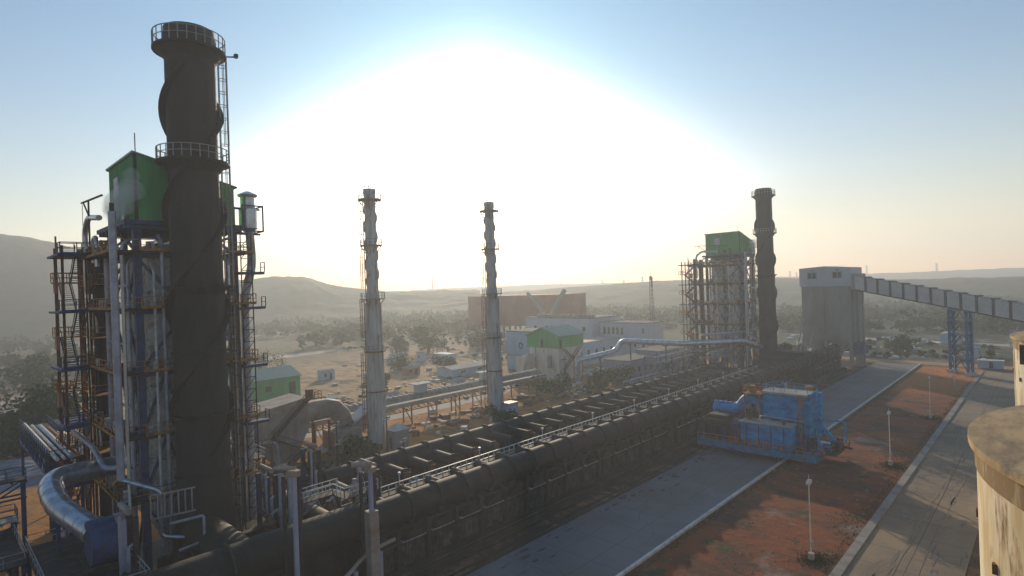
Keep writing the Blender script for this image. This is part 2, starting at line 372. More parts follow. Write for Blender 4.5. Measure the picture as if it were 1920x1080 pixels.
for k in range(46):
    if k % 2: x, y, z, lo, hi = rj.uniform(50, 200), rj.uniform(8, 15.5), 0.0625, 7.4, 16
    else: x, y, z, lo, hi = rj.uniform(40, 215), rj.uniform(34, 45), 0.0725, 33.4, 45.2
    P = [(x, y)]; a = rj.uniform(0, 6.28)
    for s in range(9): a += rj.gauss(0, 0.5); x += math.cos(a)*0.8; y = min(hi, max(lo, y+math.sin(a)*0.8)); P.append((x, y))
    sheet_strip(mb, P, 0.05, z+k*0.0001)
struct(mb.build('slab_cracks', mat('crack_dark', (0.10, 0.09, 0.08), 0.95)))
def blotches(name, spots, m, z, seed):
    r_ = random.Random(seed); mb = MB()
    for i, (x, y, rx, ry) in enumerate(spots):
        n_ = 22; P = [(x+rx*math.cos(2*math.pi*k/n_)*r_.uniform(0.55, 1.2), y+ry*math.sin(2*math.pi*k/n_)*r_.uniform(0.55, 1.2), z+i*0.00015) for k in range(n_)]
        mb.add([(x, y, z+i*0.00015)]+P, [(0, 1+k, 1+(k+1) % n_) for k in range(n_)])
    return struct(mb.build(name, m))
blotches('coke_stains', [(rj.uniform(30, 220), 45.2-abs(rj.gauss(0, 1.6))-0.3, rj.uniform(0.15, 0.9), rj.uniform(0.1, 0.35)) for _ in range(150)], mat('coke_dust', (0.10, 0.095, 0.095), 0.95), 0.078, 4)
blotches('oil_stains', [(rj.uniform(50, 210), rj.uniform(8, 15.6), rj.uniform(0.2, 2.4), rj.uniform(0.1, 0.5)) for _ in range(70)], mat('oil_stain', (0.22, 0.18, 0.14), 0.9), 0.068, 5)
MT['track'] = mat('pale_track', (0.52, 0.44, 0.36), 0.95, 0, (0.42, 0.34, 0.27), 0.08)
def strip(name, pts, wd, m, z=0.03):
    mb = MB(); L = []
    for i, p in enumerate(pts):
        a = Vector((*pts[max(i-1, 0)], 0)); c = Vector((*pts[min(i+1, len(pts)-1)], 0)); d = (c-a).normalized(); q = Vector((-d.y, d.x, 0))*wd[i]/2
        L.append(((p[0]+q.x, p[1]+q.y, z), (p[0]-q.x, p[1]-q.y, z)))
    vs = [x for l in L for x in l]
    mb.add(vs, [(2*i, 2*i+1, 2*i+3, 2*i+2) for i in range(len(L)-1)]); return struct(mb.build(name, m))

# hills: one polar sheet whose crest height follows the skyline
def lerp_tab(x, tab):
    if x <= tab[0][0]: return tab[0][1]
    for (a, p), (b_, q) in zip(tab[:-1], tab[1:]):
        if x <= b_: return p+(q-p)*(x-a)/(b_-a)
    return tab[-1][1]
def pix_az(px):   # bearing of the skyline (degrees left of the axis are positive)
    return math.atan((960-px)/1066.7)
# angular height (in 1/1066.7 rad) of the crest seen from the works, by bearing
RIDGE1 = [(-400, 150), (-150, 150), (0, 130), (60, 120), (115, 106), (200, 82), (300, 55), (400, 36), (470, 33), (520, 38), (570, 35), (620, 19), (680, 8), (720, 3), (760, 0), (900, -3), (2400, -3)]
def hill_sheet(name, tab, r0, rc, r1, amp, px0, px1, sm, m, nr=26, na=520, tree=3.0):
    vs = []; fs = []
    for j in range(nr+1):
        tt = j/nr; r = r0+(r1-r0)*tt
        for i in range(na+1):
            px = px0+(px1-px0)*i/na; a = AX+pix_az(px)
            crest = max(lerp_tab(px, tab)*rc/1066.7*math.cos(pix_az(px))+CAM_Z, 0)
            tcr = (rc-r0)/(r1-r0)
            k = (tt/tcr) if tt < tcr else (1-(tt-tcr)/(1-tcr))
            k = max(0, min(1, k)); k = k*k*(3-2*k)
            x = r*math.cos(a); y = r*math.sin(a)
            h = crest*k
            h += amp*k*(1-0.8*k)*4*noise.noise(Vector((x*0.006, y*0.006, 0))) + tree*min(1, k*3)*(0.8*noise.noise(Vector((x*0.03, y*0.03, 3)))+0.5*noise.noise(Vector((x*0.09, y*0.09, 9))))
            vs.append((x, y, max(h, -0.8) if j not in (0, nr) else -0.8))
    for j in range(nr):
        for i in range(na): fs.append((j*(na+1)+i, j*(na+1)+i+1, (j+1)*(na+1)+i+1, (j+1)*(na+1)+i))
    mb = MB(); mb.add(vs, fs); return struct(mb.build(name, m, smooth=False))
hill_sheet('wooded_hill', RIDGE1, 540, 850, 1150, 7, -420, 900, 1, MT['hill'], nr=110, na=420, tree=2.5)
RIDGE2 = [(600, -1), (720, 2), (900, 4), (980, 5), (1060, 3), (1120, 3), (1250, 3), (1400, 3), (1500, 3), (1600, 3), (1750, 4), (1900, 4), (2300, 5)]
hill_sheet('far_plateau', RIDGE2, 1200, 1800, 2150, 3, 560, 2350, 1, MT['hill'], nr=50, na=420, tree=2.0)
RIDGE3 = [(650, -14), (760, -8), (900, -9), (1000, -6), (1080, -2), (1150, 0), (1250, 1), (1330, 2), (1450, 2), (1560, -2), (1650, -9), (1760, -13), (2300, -14)]
hill_sheet('wooded_rise', RIDGE3, 560, 850, 1150, 3, 640, 2300, 1, MT['hill'], nr=80, na=420, tree=2.5)

# ------------------------------------------------------------------ oven batteries and flue ducts
def battery(name, label, u0, n, pitch=4.0):
    L = n*pitch
    t = thing(name, label, 'oven battery', (u0, 50.6, 0))
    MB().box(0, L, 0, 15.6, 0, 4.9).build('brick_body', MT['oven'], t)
    mb = MB(); mb.box(0, L, -1.5, -0.003, 0, 1.1); mb.box(0, L, -1.9, -1.5, 0, 0.85); mb.build('ledge', MT['oven'], t)
    mb = MB(); mb.box(0, L, -0.25, 0.25, 4.9, 5.15); mb.box(0, L, 15.35, 15.9, 4.9, 5.15); mb.box(0, L, 0.25, 15.35, 4.9, 5.0); mb.build('roof_deck', MT['soot'], t)
    for i in range(n):
        x = i*pitch
        mb = MB(); mb.box(x+0.45, x+pitch-0.45, -0.22, -0.003, 1.15, 3.7)
        for k in range(7): mb.box(x+0.55+k*0.45, x+0.68+k*0.45, -0.34, -0.22, 1.25, 3.6)
        hd = MB(); hd.box(x+0.4, x+pitch-0.4, -0.62, -0.003, 3.72, 3.84); hd.build('door_hood', MT['palepipe' if (i*7) % 5 else 'rust'], t)
        lab = None; mm = MT['door']
        if n > 20 and i in (24, 30): mm = MT['sheet']; lab = 'pale newer oven door'
        mb.build('oven_door', mm, t, label=lab)
        mb = MB(); mb.box(x-0.18, x+0.18, -0.62, -0.003, 1.1, 5.3); mb.bar((x, -0.6, 5.3), (x, 2.4, 5.6), 0.15); mb.build('buckstay', MT['dark'], t)
        mb = MB()                                   # arched uptake over every door
        pr = [(x+0.7+2.6*k/10, 3.95+0.95*math.sin(math.pi*k/10)**0.6) for k in range(11)]
        mb.prism(pr+[(x+3.3, 3.9), (x+0.7, 3.9)], 'y', -0.75, -0.004); mb.build('door_arch', MT['soot'], t)
    return t
battery('oven_battery', 'long dark oven battery with a row of steel doors in front of the big duct', 30, 32)
battery('oven_battery', 'short dark oven battery running up to the concrete coal tower', 172, 8)
battery('oven_battery', 'dark oven battery cut off by the bottom left of the picture', -70, 19)
def flue(name, label, u0, u1, v, r=1.5, zc=6.6, stubs=0, first=2.0, pitch=4.0, small=0):
    t = thing(name, label, 'flue duct', (u0, v, 0)); L = u1-u0
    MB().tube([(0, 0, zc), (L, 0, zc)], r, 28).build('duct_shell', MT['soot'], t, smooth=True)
    x = first; 
    while x < L:
        MB().tube([(x-0.11, 0, zc), (x+0.11, 0, zc)], r+0.27, 28).build('flange', MT['dark'], t, smooth=True)
        mb = MB(); mb.box(x-0.25, x+0.25, -r*0.8, r*0.8, 4.95, zc-r*0.5); mb.build('saddle', MT['dark'], t)
        x += pitch
    return t
flue('flue_duct', 'front flue duct, a black flanged pipe along the oven door side of the long battery', 31, 158, 51.9, first=5.2)
flue('flue_duct', 'rear flue duct of the long battery with branch pipes towards the ovens', 31, 150, 66.4, first=3.2)
flue('flue_duct', 'thick black duct end at the foot of the near stack', -60, 30.9, 52.4, r=1.75, zc=6.7, first=0, pitch=13)
flue('flue_duct', 'flue duct of the short battery leading to the coal tower', 158.1, 204, 51.9, first=1.0)
flue('flue_duct', 'rear flue duct behind the far stack', 184, 204, 66.4, first=1.0)
# branch pipes over the ovens (two rows) and valve stacks
k = 0
for i in range(29):
    x = 34.5+4*i
    t = thing('branch_pipe', 'short branch pipe, number %d from the near end off the rear flue duct' % (i+1), 'pipe', (x, 65.0, 6.6), group='branch pipes of the rear flue duct')
    MB().tube([(0, 0, 0), (0, -4.3, -0.1)], 0.80, 18).build('pipe_barrel', MT['soot'], t, smooth=True)
    mb = MB(); mb.tube([(0, -4.3, -0.1), (0, -4.5, -0.1)], 0.98, 18); mb.build('pipe_flange', MT['dark'], t, smooth=True)
    mb = MB(); mb.tube([(0, -3.6, 0), (0, -3.6, -1.6)], 0.6, 12); mb.build('down_leg', MT['dark'], t)
    if i % 3 != 1: MB().box(-0.45, 0.45, -5.1, -4.51, -0.6, 0.45).build('valve_box', MT['rust'], t)
for i in range(29):
    x = 34.5+4*i
    t = thing('branch_pipe', 'short branch pipe, number %d from the near end off the front flue duct' % (i+1), 'pipe', (x, 53.2, 6.9), group='branch pipes of the front flue duct')
    MB().tube([(0, 0, 0.1), (0, 2.7, 0.1)], 0.55, 14).build('pipe_barrel', MT['soot'], t, smooth=True)
    MB().tube([(0, 2.4, 0.1), (0, 2.4, -1.8)], 0.5, 12).build('down_leg', MT['dark'], t)
t = thing('walkway', 'narrow walkway with a pale handrail along the battery top', 'walkway', (31, 56.6, 0))
mb = MB(); mb.box(0, 118, -0.5, 0.5, 6.5, 6.6)
for i in range(40): mb.box(1+3*i, 1.15+3*i, -0.4, 0.4, 5.0, 6.5)
mb.build('walkway_deck', MT['dark'], t)
mb = MB(); rail(mb, [(0, -0.5, 6.6), (118, -0.5, 6.6)], sp=1.0, h=1.2, w=0.10); mb.build('handrail', MT['white'], t)
for i in range(9):
    mb = MB(); mb.bar((8+13*i, 0.2, 6.6), (8+13*i, 0.2, 8.6), 0.1); mb.box(7.88+13*i, 8.15+13*i, 0.05, 0.35, 8.4, 8.65); mb.build('walkway_lamp', MT['white'], t)
# loose gear on the battery roof
for i in range(64):
    x = 36+i*1.7+random.uniform(0, 1.2); y = random.uniform(57.4, 60.4); s = random.uniform(0.5, 1.1)
    m_ = random.choice(['rust', 'rust', 'white', 'dark', 'brown'])
    mb = MB()
    if i % 2: mb.lathe([(s*0.45, 5.01), (s*0.5, 5.1), (s*0.5, 5.0+s), (s*0.2, 5.2+s)], n=10)
    else: mb.box(-s*0.7, s*0.7, -s*0.4, s*0.4, 5.01, 5.0+s*0.8); mb.box(-s*0.2, s*0.2, -s*0.2, s*0.2, 5.0+s*0.8, 5.3+s)
    o = mb.build('roof_drum' if i % 2 else 'roof_box', MT[m_]); o.location = (x, y, 0)
    tag(o, '%s %s on the battery roof beside the walkway, %d m along it' % ({'rust': 'rusty', 'white': 'pale', 'dark': 'dark', 'brown': 'brown'}[m_], 'drum' if i % 2 else 'valve box', round(x-31)), 'drum' if i % 2 else 'box', 'gear lying on the battery roof')

# ------------------------------------------------------------------ stacks
def big_stack():
    t = thing('chimney_stack', 'huge dark brown stack with spiral strakes, nearest of all, filling the left foreground', 'chimney', (20.3, 64.7, 0), group='dark stacks beside the boiler towers')
    r = 2.35
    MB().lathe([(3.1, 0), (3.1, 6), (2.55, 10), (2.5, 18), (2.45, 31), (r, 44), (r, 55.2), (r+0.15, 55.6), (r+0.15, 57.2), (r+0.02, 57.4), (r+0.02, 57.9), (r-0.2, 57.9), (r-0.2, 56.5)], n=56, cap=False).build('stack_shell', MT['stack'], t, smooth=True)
    mb = MB(); strakes(mb, r, 13.0, 55.0, 20.5, 0.64, 2, 0.08, hand=1, ph=R(-115)); mb.build('spiral_strake', MT['stack'], t)
    for z, ro2, railed, full in ((55.8, 3.42, True, True), (44.2, 3.40, True, True), (31.4, 3.15, False, True), (18.2, 2.9, False, True)):
        mb = ring_deck(r-0.05, ro2, z, 0.22)
        mb.lathe([(r, z-1.1), (ro2-0.35, z-0.23), (r, z-0.23)], n=40, cap=False)
        d = mb.build('platform', MT['stack'], t)
        if railed:
            rb = MB(); ring_rail(rb, ro2-0.08, z, 1.5 if z > 50 else 1.3, 26); rb.build('railing', MT['sheet'], d)
    for z in (24.5, 12):
        MB().lathe([(2.5, z-0.15), (2.66, z-0.1), (2.66, z+0.1), (2.5, z+0.15)], n=40).build('flange', MT['stack'], t)
    a = R(-12)
    mb = MB(); ladder(mb, 2.62*math.cos(a), 2.62*math.sin(a), 44.4, 55.8, a, 0.75, w=0.07, hoop=1.4); mb.build('caged_ladder', MT['sheet'], t)
    mb = MB(); ladder(mb, 2.62*math.cos(a), 2.62*math.sin(a), 31.6, 44.2, a, 0.75, w=0.07, hoop=1.4); mb.build('caged_ladder', MT['sheet'], t)
    for z0, z1 in ((18.4, 31.3), (3, 18.1)):
        mb = MB(); ladder(mb, 2.95*math.cos(a), 2.95*math.sin(a), z0, z1, a, 0.85, w=0.08, hoop=1.3); mb.build('caged_ladder', MT['dark'], t)
    mb = MB(); mb.bar((3.2, -0.8, 55.9), (4.3, -1.0, 56.1), 0.12); mb.box(4.1, 4.45, -1.2, -0.8, 56.0, 56.4); mb.build('beacon', MT['dark'], t)
    mb = MB(); mb.bar((3.3, -0.72, 3), (3.3, -0.72, 55.8), 0.14); mb.build('cable_pipe', MT['sheet'], t)
    return t
stack_a = big_stack()
dup(stack_a, (181.7, 64.7, 0), 'dark stack with spiral strakes beside the far green-topped tower')
def slim_stack():
    t = thing('chimney_stack', 'slim grey stack, left of the two in the middle, behind a small grey kiosk', 'chimney', (61.4, 96.2, 0), group='slim grey stacks')
    MB().lathe([(1.9, 0), (1.75, 3), (1.6, 10), (1.45, 18.5), (1.32, 29), (1.12, 30.5), (1.08, 49.2), (1.2, 49.3), (1.2, 50.2), (1.0, 50.2), (1.0, 49)], n=28, cap=False).build('stack_shell', MT['greystack'], t, smooth=True)
    mb = MB(); strakes(mb, 1.08, 31, 47.3, 11, 0.28, 3, 0.10); mb.build('spiral_strake', MT['greystack'], t)
    for k in range(8):
        a = k*math.pi/4; MB().bar((1.72*math.cos(a), 1.72*math.sin(a), 3), (1.38*math.cos(a), 1.38*math.sin(a), 28), 0.25).build('stiffener_rib', MT['greystack'], t)
    for z, ro2, br in ((48.2, 2.25, 1), (39.3, 2.1, 1), (28.9, 2.35, 1), (18.7, 2.1, 0), (11, 1.95, 0)):
        mb = ring_deck(1.0, ro2, z, 0.18, 24)
        if br:
            for k in range(6):
                a = k*math.pi/3+0.3; mb.bar((1.1*math.cos(a), 1.1*math.sin(a), z-1.6), ((ro2-0.1)*math.cos(a), (ro2-0.1)*math.sin(a), z-0.1), 0.14)
        d = mb.build('platform', MT['rust' if z < 20 else 'sheet'], t)
        if z > 12: rb = MB(); ring_rail(rb, ro2-0.06, z, 1.1, 14, w=0.07); rb.build('railing', MT['sheet'], d)
    a = R(140)
    for z0, z1, rr in ((1, 18.5, 1.85), (18.8, 28.8, 1.7), (29, 39.2, 1.35), (39.4, 48, 1.35)):
        mb = MB(); ladder(mb, rr*math.cos(a), rr*math.sin(a), z0, z1, a, 0.6, w=0.07, step=0.8); mb.build('caged_ladder', MT['rust' if z0 < 20 else 'sheet'], t)
    for x, y, h in ((0.9, 1.6, 2.9), (-1.5, -0.9, 2.2)): mb = MB(); mb.bar((x, y, 48.2), (x, y, 48.2+h), 0.06); mb.box(x-0.12, x+0.12, y-0.12, y+0.12, 48.1+h, 48.35+h); mb.build('lightning_rod', MT['sheet'], t)
    return t
sa = slim_stack()
dup(sa, (92.9, 95.3, 0), 'slim grey stack, right of the two in the middle, beside a small blue box')
o = MB().box(-1.6, 1.6, -1.4, 1.4, 0, 3.6)
t = thing('kiosk', 'small grey kiosk with a pyramid roof at the foot of the left slim stack', 'hut', (63.6, 92.6, 0))
o.build('wall', MT['sheet'], t)
MB().add([(-1.9, -1.7, 3.6), (1.9, -1.7, 3.6), (1.9, 1.7, 3.6), (-1.9, 1.7, 3.6), (0, 0, 4.7)], [(0, 1, 4), (1, 2, 4), (2, 3, 4), (3, 0, 4), (3, 2, 1, 0)])
mb = MB(); mb.add([(-1.9, -1.7, 3.6), (1.9, -1.7, 3.6), (1.9, 1.7, 3.6), (-1.9, 1.7, 3.6), (0, 0, 4.7)], [(0, 1, 4), (1, 2, 4), (2, 3, 4), (3, 0, 4), (3, 2, 1, 0)]); mb.build('roof', MT['cream'], t)
MB().box(-1.63, -1.6, -0.4, 0.5, 0, 2.2).build('door', MT['dark'], t)
t = thing('equipment_cabinet', 'blue-grey cabinet at the foot of the right slim stack', 'cabinet', (94.6, 92.4, 0))
MB().box(-1.5, 1.5, -1.2, 1.2, 0, 3.4).build('cabinet_body', MT['purple'], t); MB().box(-1.6, 1.6, -1.3, 1.3, 3.4, 3.55).build('cabinet_lid', MT['blue'], t)
mb = MB(); mb.box(-1.1, -0.1, -1.23, -1.2, 0.3, 2.9); mb.box(0.1, 1.1, -1.23, -1.2, 0.3, 2.9); mb.build('cabinet_door', MT['paleblue'], t)
# ------------------------------------------------------------------ boiler towers
LV = [(10.0, 0), (16.4, 0), (22.8, 0), (29.2, 0), (35.0, 0)]
def tower():
    t = thing('boiler_tower', 'tall steel boiler tower with a green cabin on top, behind the near dark stack', 'boiler tower', (15.6, 67.3, 0), group='green-topped boiler towers')
    X1, Y1 = 9.6, 11.0
    # green cabin: sloping roof falls along x
    mb = MB(); mb.prism([(0, 38.2), (X1, 38.2), (X1, 42.5), (0, 45.0)], 'y', 0, Y1)
    for i in range(27):
        y = 0.2+i*0.4; mb.box(-0.05, 0, y, y+0.12, 38.2, 45.0)
    for i in range(23):
        x = 0.2+i*0.4; z1 = 45.0-2.5*x/X1; mb.box(x, x+0.12, -0.05, 0, 38.2, z1-0.05)
    cab = mb.build('cabin', MT['green'], t)
    mb = MB(); mb.prism([(-0.25, 45.05), (X1+0.3, 42.42), (X1+0.3, 42.6), (-0.25, 45.25)], 'y', -0.25, Y1+0.25); mb.build('roof', MT['greenroof'], cab)
    MB().box(-0.1, 0.15, -0.1, 0.12, 38.2, 45.0).build('corner_trim', MT['dark'], cab)
    mb = MB(); mb.box(-0.2, -0.055, 6.2, 8.0, 41.5, 43.6); mb.bar((-0.12, 7.1, 38.4), (-0.12, 7.1, 41.5), 0.25); mb.build('vent_hood', MT['white'], cab)
    MB().box(-0.12, -0.06, 2.6, 3.4, 38.25, 40.2).build('cabin_door', MT['dark'], cab)
    MB().box(-0.12, -0.06, 4.2, 5.4, 38.6, 39.8).build('cabin_window', MT['glass'], cab)
    MB().bar((0.2, 0.4, 44.9), (0.2, 0.4, 47.2), 0.08).build('lightning_rod', MT['dark'], cab)
    mb = MB(); mb.box(-1.2, X1+0.6, -0.6, Y1+0.8, 37.75, 38.2)
    for i in range(8): mb.box(-1.2, X1+0.6, -0.4+i*1.55, -0.2+i*1.55, 37.35, 37.75)
    mb.build('cabin_deck', MT['blue'], t)
    # columns, beams and braces
    for x, y, wd in ((0, 0.2, 0.7), (0, 5.2, 0.55), (0, 10.8, 0.7), (0, 15.0, 0.75), (4.2, 0.2, 0.95), (9.4, 0.2, 0.7), (9.4, 5.4, 0.7), (9.4, 10.8, 0.7), (4.8, 10.8, 0.6)):
        MB().bar((x, y, 0), (x, y, 37.4), wd).build('column', MT['blue'], t)
    for z, _ in LV:
        mb = MB()
        for a, b in (((0, 0.2), (9.4, 0.2)), ((0, 0.2), (0, 15)), ((9.4, 0.2), (9.4, 10.8)), ((0, 10.8), (9.4, 10.8)), ((0, 5.2), (9.4, 5.4))):
            mb.bar((*a, z-0.3), (*b, z-0.3), 0.3, 0.55)
        mb.build('floor_beam', MT['blue'], t)
        mb = MB(); mb.box(-2.3, 0, -1.0, 16.4, z-0.02, z+0.08); mb.box(0, 9.6, -1.2, -0.1, z-0.02, z+0.08); mb.box(9.6, 11.2, -1.2, 11, z-0.02, z+0.08)
        for i in range(12): mb.bar((-2.3, -1.0+1.5*i, z-0.12), (0, -1.0+1.5*i, z-0.12), 0.14)
        pl = mb.build('platform', MT['dark'], t)
        mb = MB(); rail(mb, [(0, -1.0, z+0.08), (-2.3, -1.0, z+0.08), (-2.3, 16.4, z+0.08), (0, 16.4, z+0.08)], w=0.07); rail(mb, [(0, -1.2, z+0.08), (11.2, -1.2, z+0.08), (11.2, 11, z+0.08)], w=0.07)
        mb.box(-2.36, -2.3, -1.0, 16.4, z+0.02, z+0.28); mb.box(0, 11.2, -1.26, -1.2, z+0.02, z+0.28)
        mb.build('railing', MT['rail'], pl)
    zz = [1.0]+[z for z, _ in LV]+[37.5]
    for i, (z0, z1) in enumerate(zip(zz[:-1], zz[1:])):
        z1 -= 0.6
        for a, b in (((0, 0.2), (0, 5.2)), ((0, 5.2), (0, 10.8)), ((4.2, 0.2), (9.4, 0.2)), ((9.4, 0.2), (9.4, 5.4)), ((9.4, 5.4), (9.4, 10.8)), ((0, 0.2), (4.2, 0.2))):
            if i in (1, 2) :
                m_ = ((a[0]+b[0])/2, (a[1]+b[1])/2)
                mb = MB(); mb.bar((*a, z0), (*m_, z1), 0.26); mb.bar((*b, z0), (*m_, z1), 0.26)
            else:
                mb = MB(); mb.bar((*(a if i % 2 else b), z0), (*(b if i % 2 else a), z1), 0.26)
            mb.build('brace', MT['blue'], t)
    # boiler casing with lattice of stiffeners
    mb = MB(); mb.box(1.1, 8.6, 1.2, 9.8, 6.5, 35.8); mb.prism([(1.1, 6.5), (8.6, 6.5), (6.6, 3.4), (3.0, 3.4)], 'y', 3, 8); mb.build('boiler_casing', MT['patch'], t)
    mb = MB()
    for i in range(34):
        z = 7+i*0.9
        for (ya, yb) in ((1.25, 5.4), (5.5, 9.7)):
            if z+3.4 < 35.6 and (i*7 % 11) > 2: mb.bar((1.03, ya, z), (1.03, yb, z+3.4), 0.14)
            if z+3.4 < 35.6 and (i*5 % 7) > 3: mb.bar((1.0, yb, z), (1.0, ya, z+3.4), 0.09)
        if z+2.6 < 35.6 and i % 3: mb.bar((1.2, 1.13, z), (8.4, 1.13, z+2.6), 0.09)
    mb.build('casing_stiffener', MT['lightcasing'], t)
    MB().box(0.98, 1.1, 4.6, 6.2, 20.2, 21.6).build('inspection_hatch', MT['dark'], t)
    mb = MB(); mb.tube([(4.8, -0.1, 36.6), (4.8, 11.5, 36.6)], 0.8, 16); mb.build('steam_drum', MT['silver'], t, smooth=True)
    for z in (13.2, 19.6, 26.0, 32.0):
        mb = MB(); mb.box(-2.2, 0, 9.6, 16.2, z-0.02, z+0.08); rail(mb, [(0, 9.6, z+0.08), (-2.2, 9.6, z+0.08), (-2.2, 16.2, z+0.08)], w=0.07); mb.build('half_landing', MT['rail'], t)
    for k, (x, y) in enumerate(((-2.4, 11.3), (-2.5, 15.0), (-1.9, 16.0), (-4.5, 15.0))):
        MB().bar((x, y, 2), (x, y, 35.6+k*0.7), 0.16).build('riser', MT['rust' if k % 2 else 'dark'], t)
    for k, z in enumerate((27.0, 20.6, 14.2, 33.0)):
        for dy in (12.8, 13.9):
            MB().tube(bendpath([(-1.5, dy, z-2.0), (-1.5, dy, z+1.6), (-1.5, dy-0.8, z+2.2), (-1.5, dy-1.2, z-0.5)], 0.5), 0.12, 8).build('gooseneck', MT['rust' if k % 2 else 'cream'], t, smooth=True)
    for k, z in enumerate((6.0, 12.0, 18.4, 24.8, 31.2)):
        MB().box(-4.9, -4.6, 13.5, 14.6, z, z+1.5).build('red_panel', MT['brick'], t)
    # stair tower on the outer corner
    for x, y in ((-4.3, 12.6), (-4.3, 17.4), (-1.9, 12.6), (-1.9, 17.4)):
        MB().bar((x, y, 0), (x, y, 36.5), 0.24).build('stair_post', MT['rust'], t)
    z = 3.6; i = 0
    while z < 36:
        y0, y1 = (13.2, 16.8) if i % 2 else (16.8, 13.2)
        mb = MB()
        for xx in (-4.1, -3.1) if i % 2 else (-3.0, -2.0):
            mb.bar((xx, y0, z-3.2), (xx, y1, z), 0.10, 0.26)
        xa, xb = (-4.1, -3.1) if i % 2 else (-3.0, -2.0)
        for s in range(13):
            f = s/13; mb.box(xa, xb, min(y0+(y1-y0)*f, y0+(y1-y0)*f+0.25), max(y0+(y1-y0)*f, y0+(y1-y0)*f+0.25), z-3.2+3.2*f, z-3.14+3.2*f)
        for xx in (xa, xb): mb.bar((xx, y0, z-2.2), (xx, y1, z+1.0), 0.07)
        mb.build('stair_flight', MT['rust' if i % 3 == 0 else 'dark'], t)
        mb = MB(); ye = (16.8, 18.4) if i % 2 else (11.6, 13.2)
        mb.box(-4.6, -1.6, *ye, z-0.05, z+0.1); rail(mb, [(-1.6, ye[1], z+0.1), (-4.6, ye[1], z+0.1), (-4.6, ye[0], z+0.1), (-1.6, ye[0], z+0.1)], w=0.09)
        if i % 2 == 0: mb.box(-4.9, -1.6, 11.4, 18.4, z-0.3, z-0.06)
        mb.build('stair_landing', MT['rail' if i % 2 else 'blue'], t)
        z += 3.2; i += 1
    # pipes
    def pipe(pts, r, m_='palepipe', bend=1.0): MB().tube(bendpath(pts, bend), r, 14).build('pipe', MT[m_], t, smooth=True)
    pipe([(-1.1, 12.2, 3), (-1.1, 12.2, 37)], 0.62, 'soot')
    pipe([(-2.6, -2.7, 13.1), (-2.6, -2.7, 38.6)], 0.33)
    pipe([(-2.6, -2.7, 38.5), (-2.6, -2.7, 39.4)], 0.2, 'dark')
    pipe([(-2.6, -2.7, 13.1), (0.2, -4.2, 11.6), (0.2, -4.2, 7.2), (4.4, -6.0, 6.0)], 0.22, 'silver', 0.5)
    for y_, r_, m_, z_ in ((1.6, 0.16, 'palepipe', 34), (2.3, 0.12, 'white', 30), (3.6, 0.2, 'silver', 36), (6.6, 0.14, 'palepipe', 36), (7.6, 0.24, 'silver', 33), (8.6, 0.1, 'rail', 35)):
        pipe([(-0.55, y_, 3), (-0.55, y_, z_), (0.6, y_, z_+0.9)], r_, m_, 0.5)
    for x_, r_, m_, z_ in ((1.2, 0.14, 'white', 33), (2.0, 0.2, 'palepipe', 36), (8.4, 0.22, 'silver', 34), (9.0, 0.12, 'rail', 36)):
        pipe([(x_, -0.75, 4), (x_, -0.75, z_), (x_, 0.4, z_+0.8)], r_, m_, 0.5)
    for z_ in (12.8, 19.2, 25.6, 31.6): pipe([(-0.9, 0.8, z_), (-0.9, 9.4, z_), (-0.9, 9.4, z_-1.6)], 0.15, 'palepipe', 0.5)
    pipe([(-1.8, -1.9, 3), (-1.8, -1.9, 34.5)], 0.13, 'cream')
    pipe([(-2.0, 13.4, 31), (-2.0, 13.4, 38.3), (-2.0, 11.4, 39.6), (-2.0, 6, 39.0)], 0.30, 'silver', 0.8)
    pipe([(-1.6, 11.6, 34.5), (-1.6, 11.6, 37.2), (-1.6, 9.9, 37.4), (-1.6, 9.9, 34)], 0.22, 'silver', 0.8)
    pipe([(-0.8, 9.4, 9), (-0.8, 9.4, 36.5)], 0.28)
    pipe([(5.6, -0.9, 7), (5.6, -0.9, 36.9)], 0.26, 'silver')
    pipe([(6.4, -0.9, 9), (6.4, -0.9, 36.9)], 0.20, 'palepipe')
    pipe([(3.0, -0.7, 4), (3.0, -0.7, 31)], 0.16, 'rail')
    pipe([(3.5, -0.7, 4), (3.5, -0.7, 24)], 0.12, 'palepipe')
    pipe([(5.2, -1.6, 4), (5.2, -1.6, 25.6), (8.5, -1.6, 25.6)], 0.28, 'palepipe', 0.6)
    pipe([(7.6, -0.8, 12), (7.6, -0.8, 36)], 0.16, 'dark')
    for z in (27.5, 21.0, 14.5): pipe([(4.4, -0.9, z), (7.2, -1.5, z-0.3), (7.2, -1.5, z-2.4)], 0.30, 'silver', 0.6)
    pipe([(10.6, 0.6, 4), (10.6, 0.6, 30.2), (11.6, 0.5, 33.6), (11.4, 0.5, 38)], 0.48, 'palepipe', 1.4)
    mb = MB(); mb.lathe([(0.5, 37.6), (1.0, 38.0), (1.0, 40.2), (0.8, 40.3), (0.8, 41.6), (1.05, 41.7), (1.1, 41.9), (0.3, 42.3)], (11.3, 0.5), 18); mb.build('vent_silencer', MT['silver'], t, smooth=True)
    mb = MB()
    for x, y in ((10.2, -0.7), (12.5, -0.7), (10.2, 1.7), (12.5, 1.7)): mb.bar((x, y, 37.6), (x, y, 40.6), 0.14)
    for z in (37.6, 40.5): mb.bar((10.2, -0.7, z), (12.5, -0.7, z), 0.14); mb.bar((12.5, -0.7, z), (12.5, 1.7, z), 0.14); mb.bar((10.2, 1.7, z), (12.5, 1.7, z), 0.14); mb.bar((9.4, 0.2, z-0.3), (12.5, 0.2, z-0.3), 0.2)
    mb.build('silencer_frame', MT['blue'], t)
    mb = MB()
    for x in (9.9, 11.1):
        for y in (-0.6,): mb.bar((x, y, 2), (x, y, 37.5), 0.1)
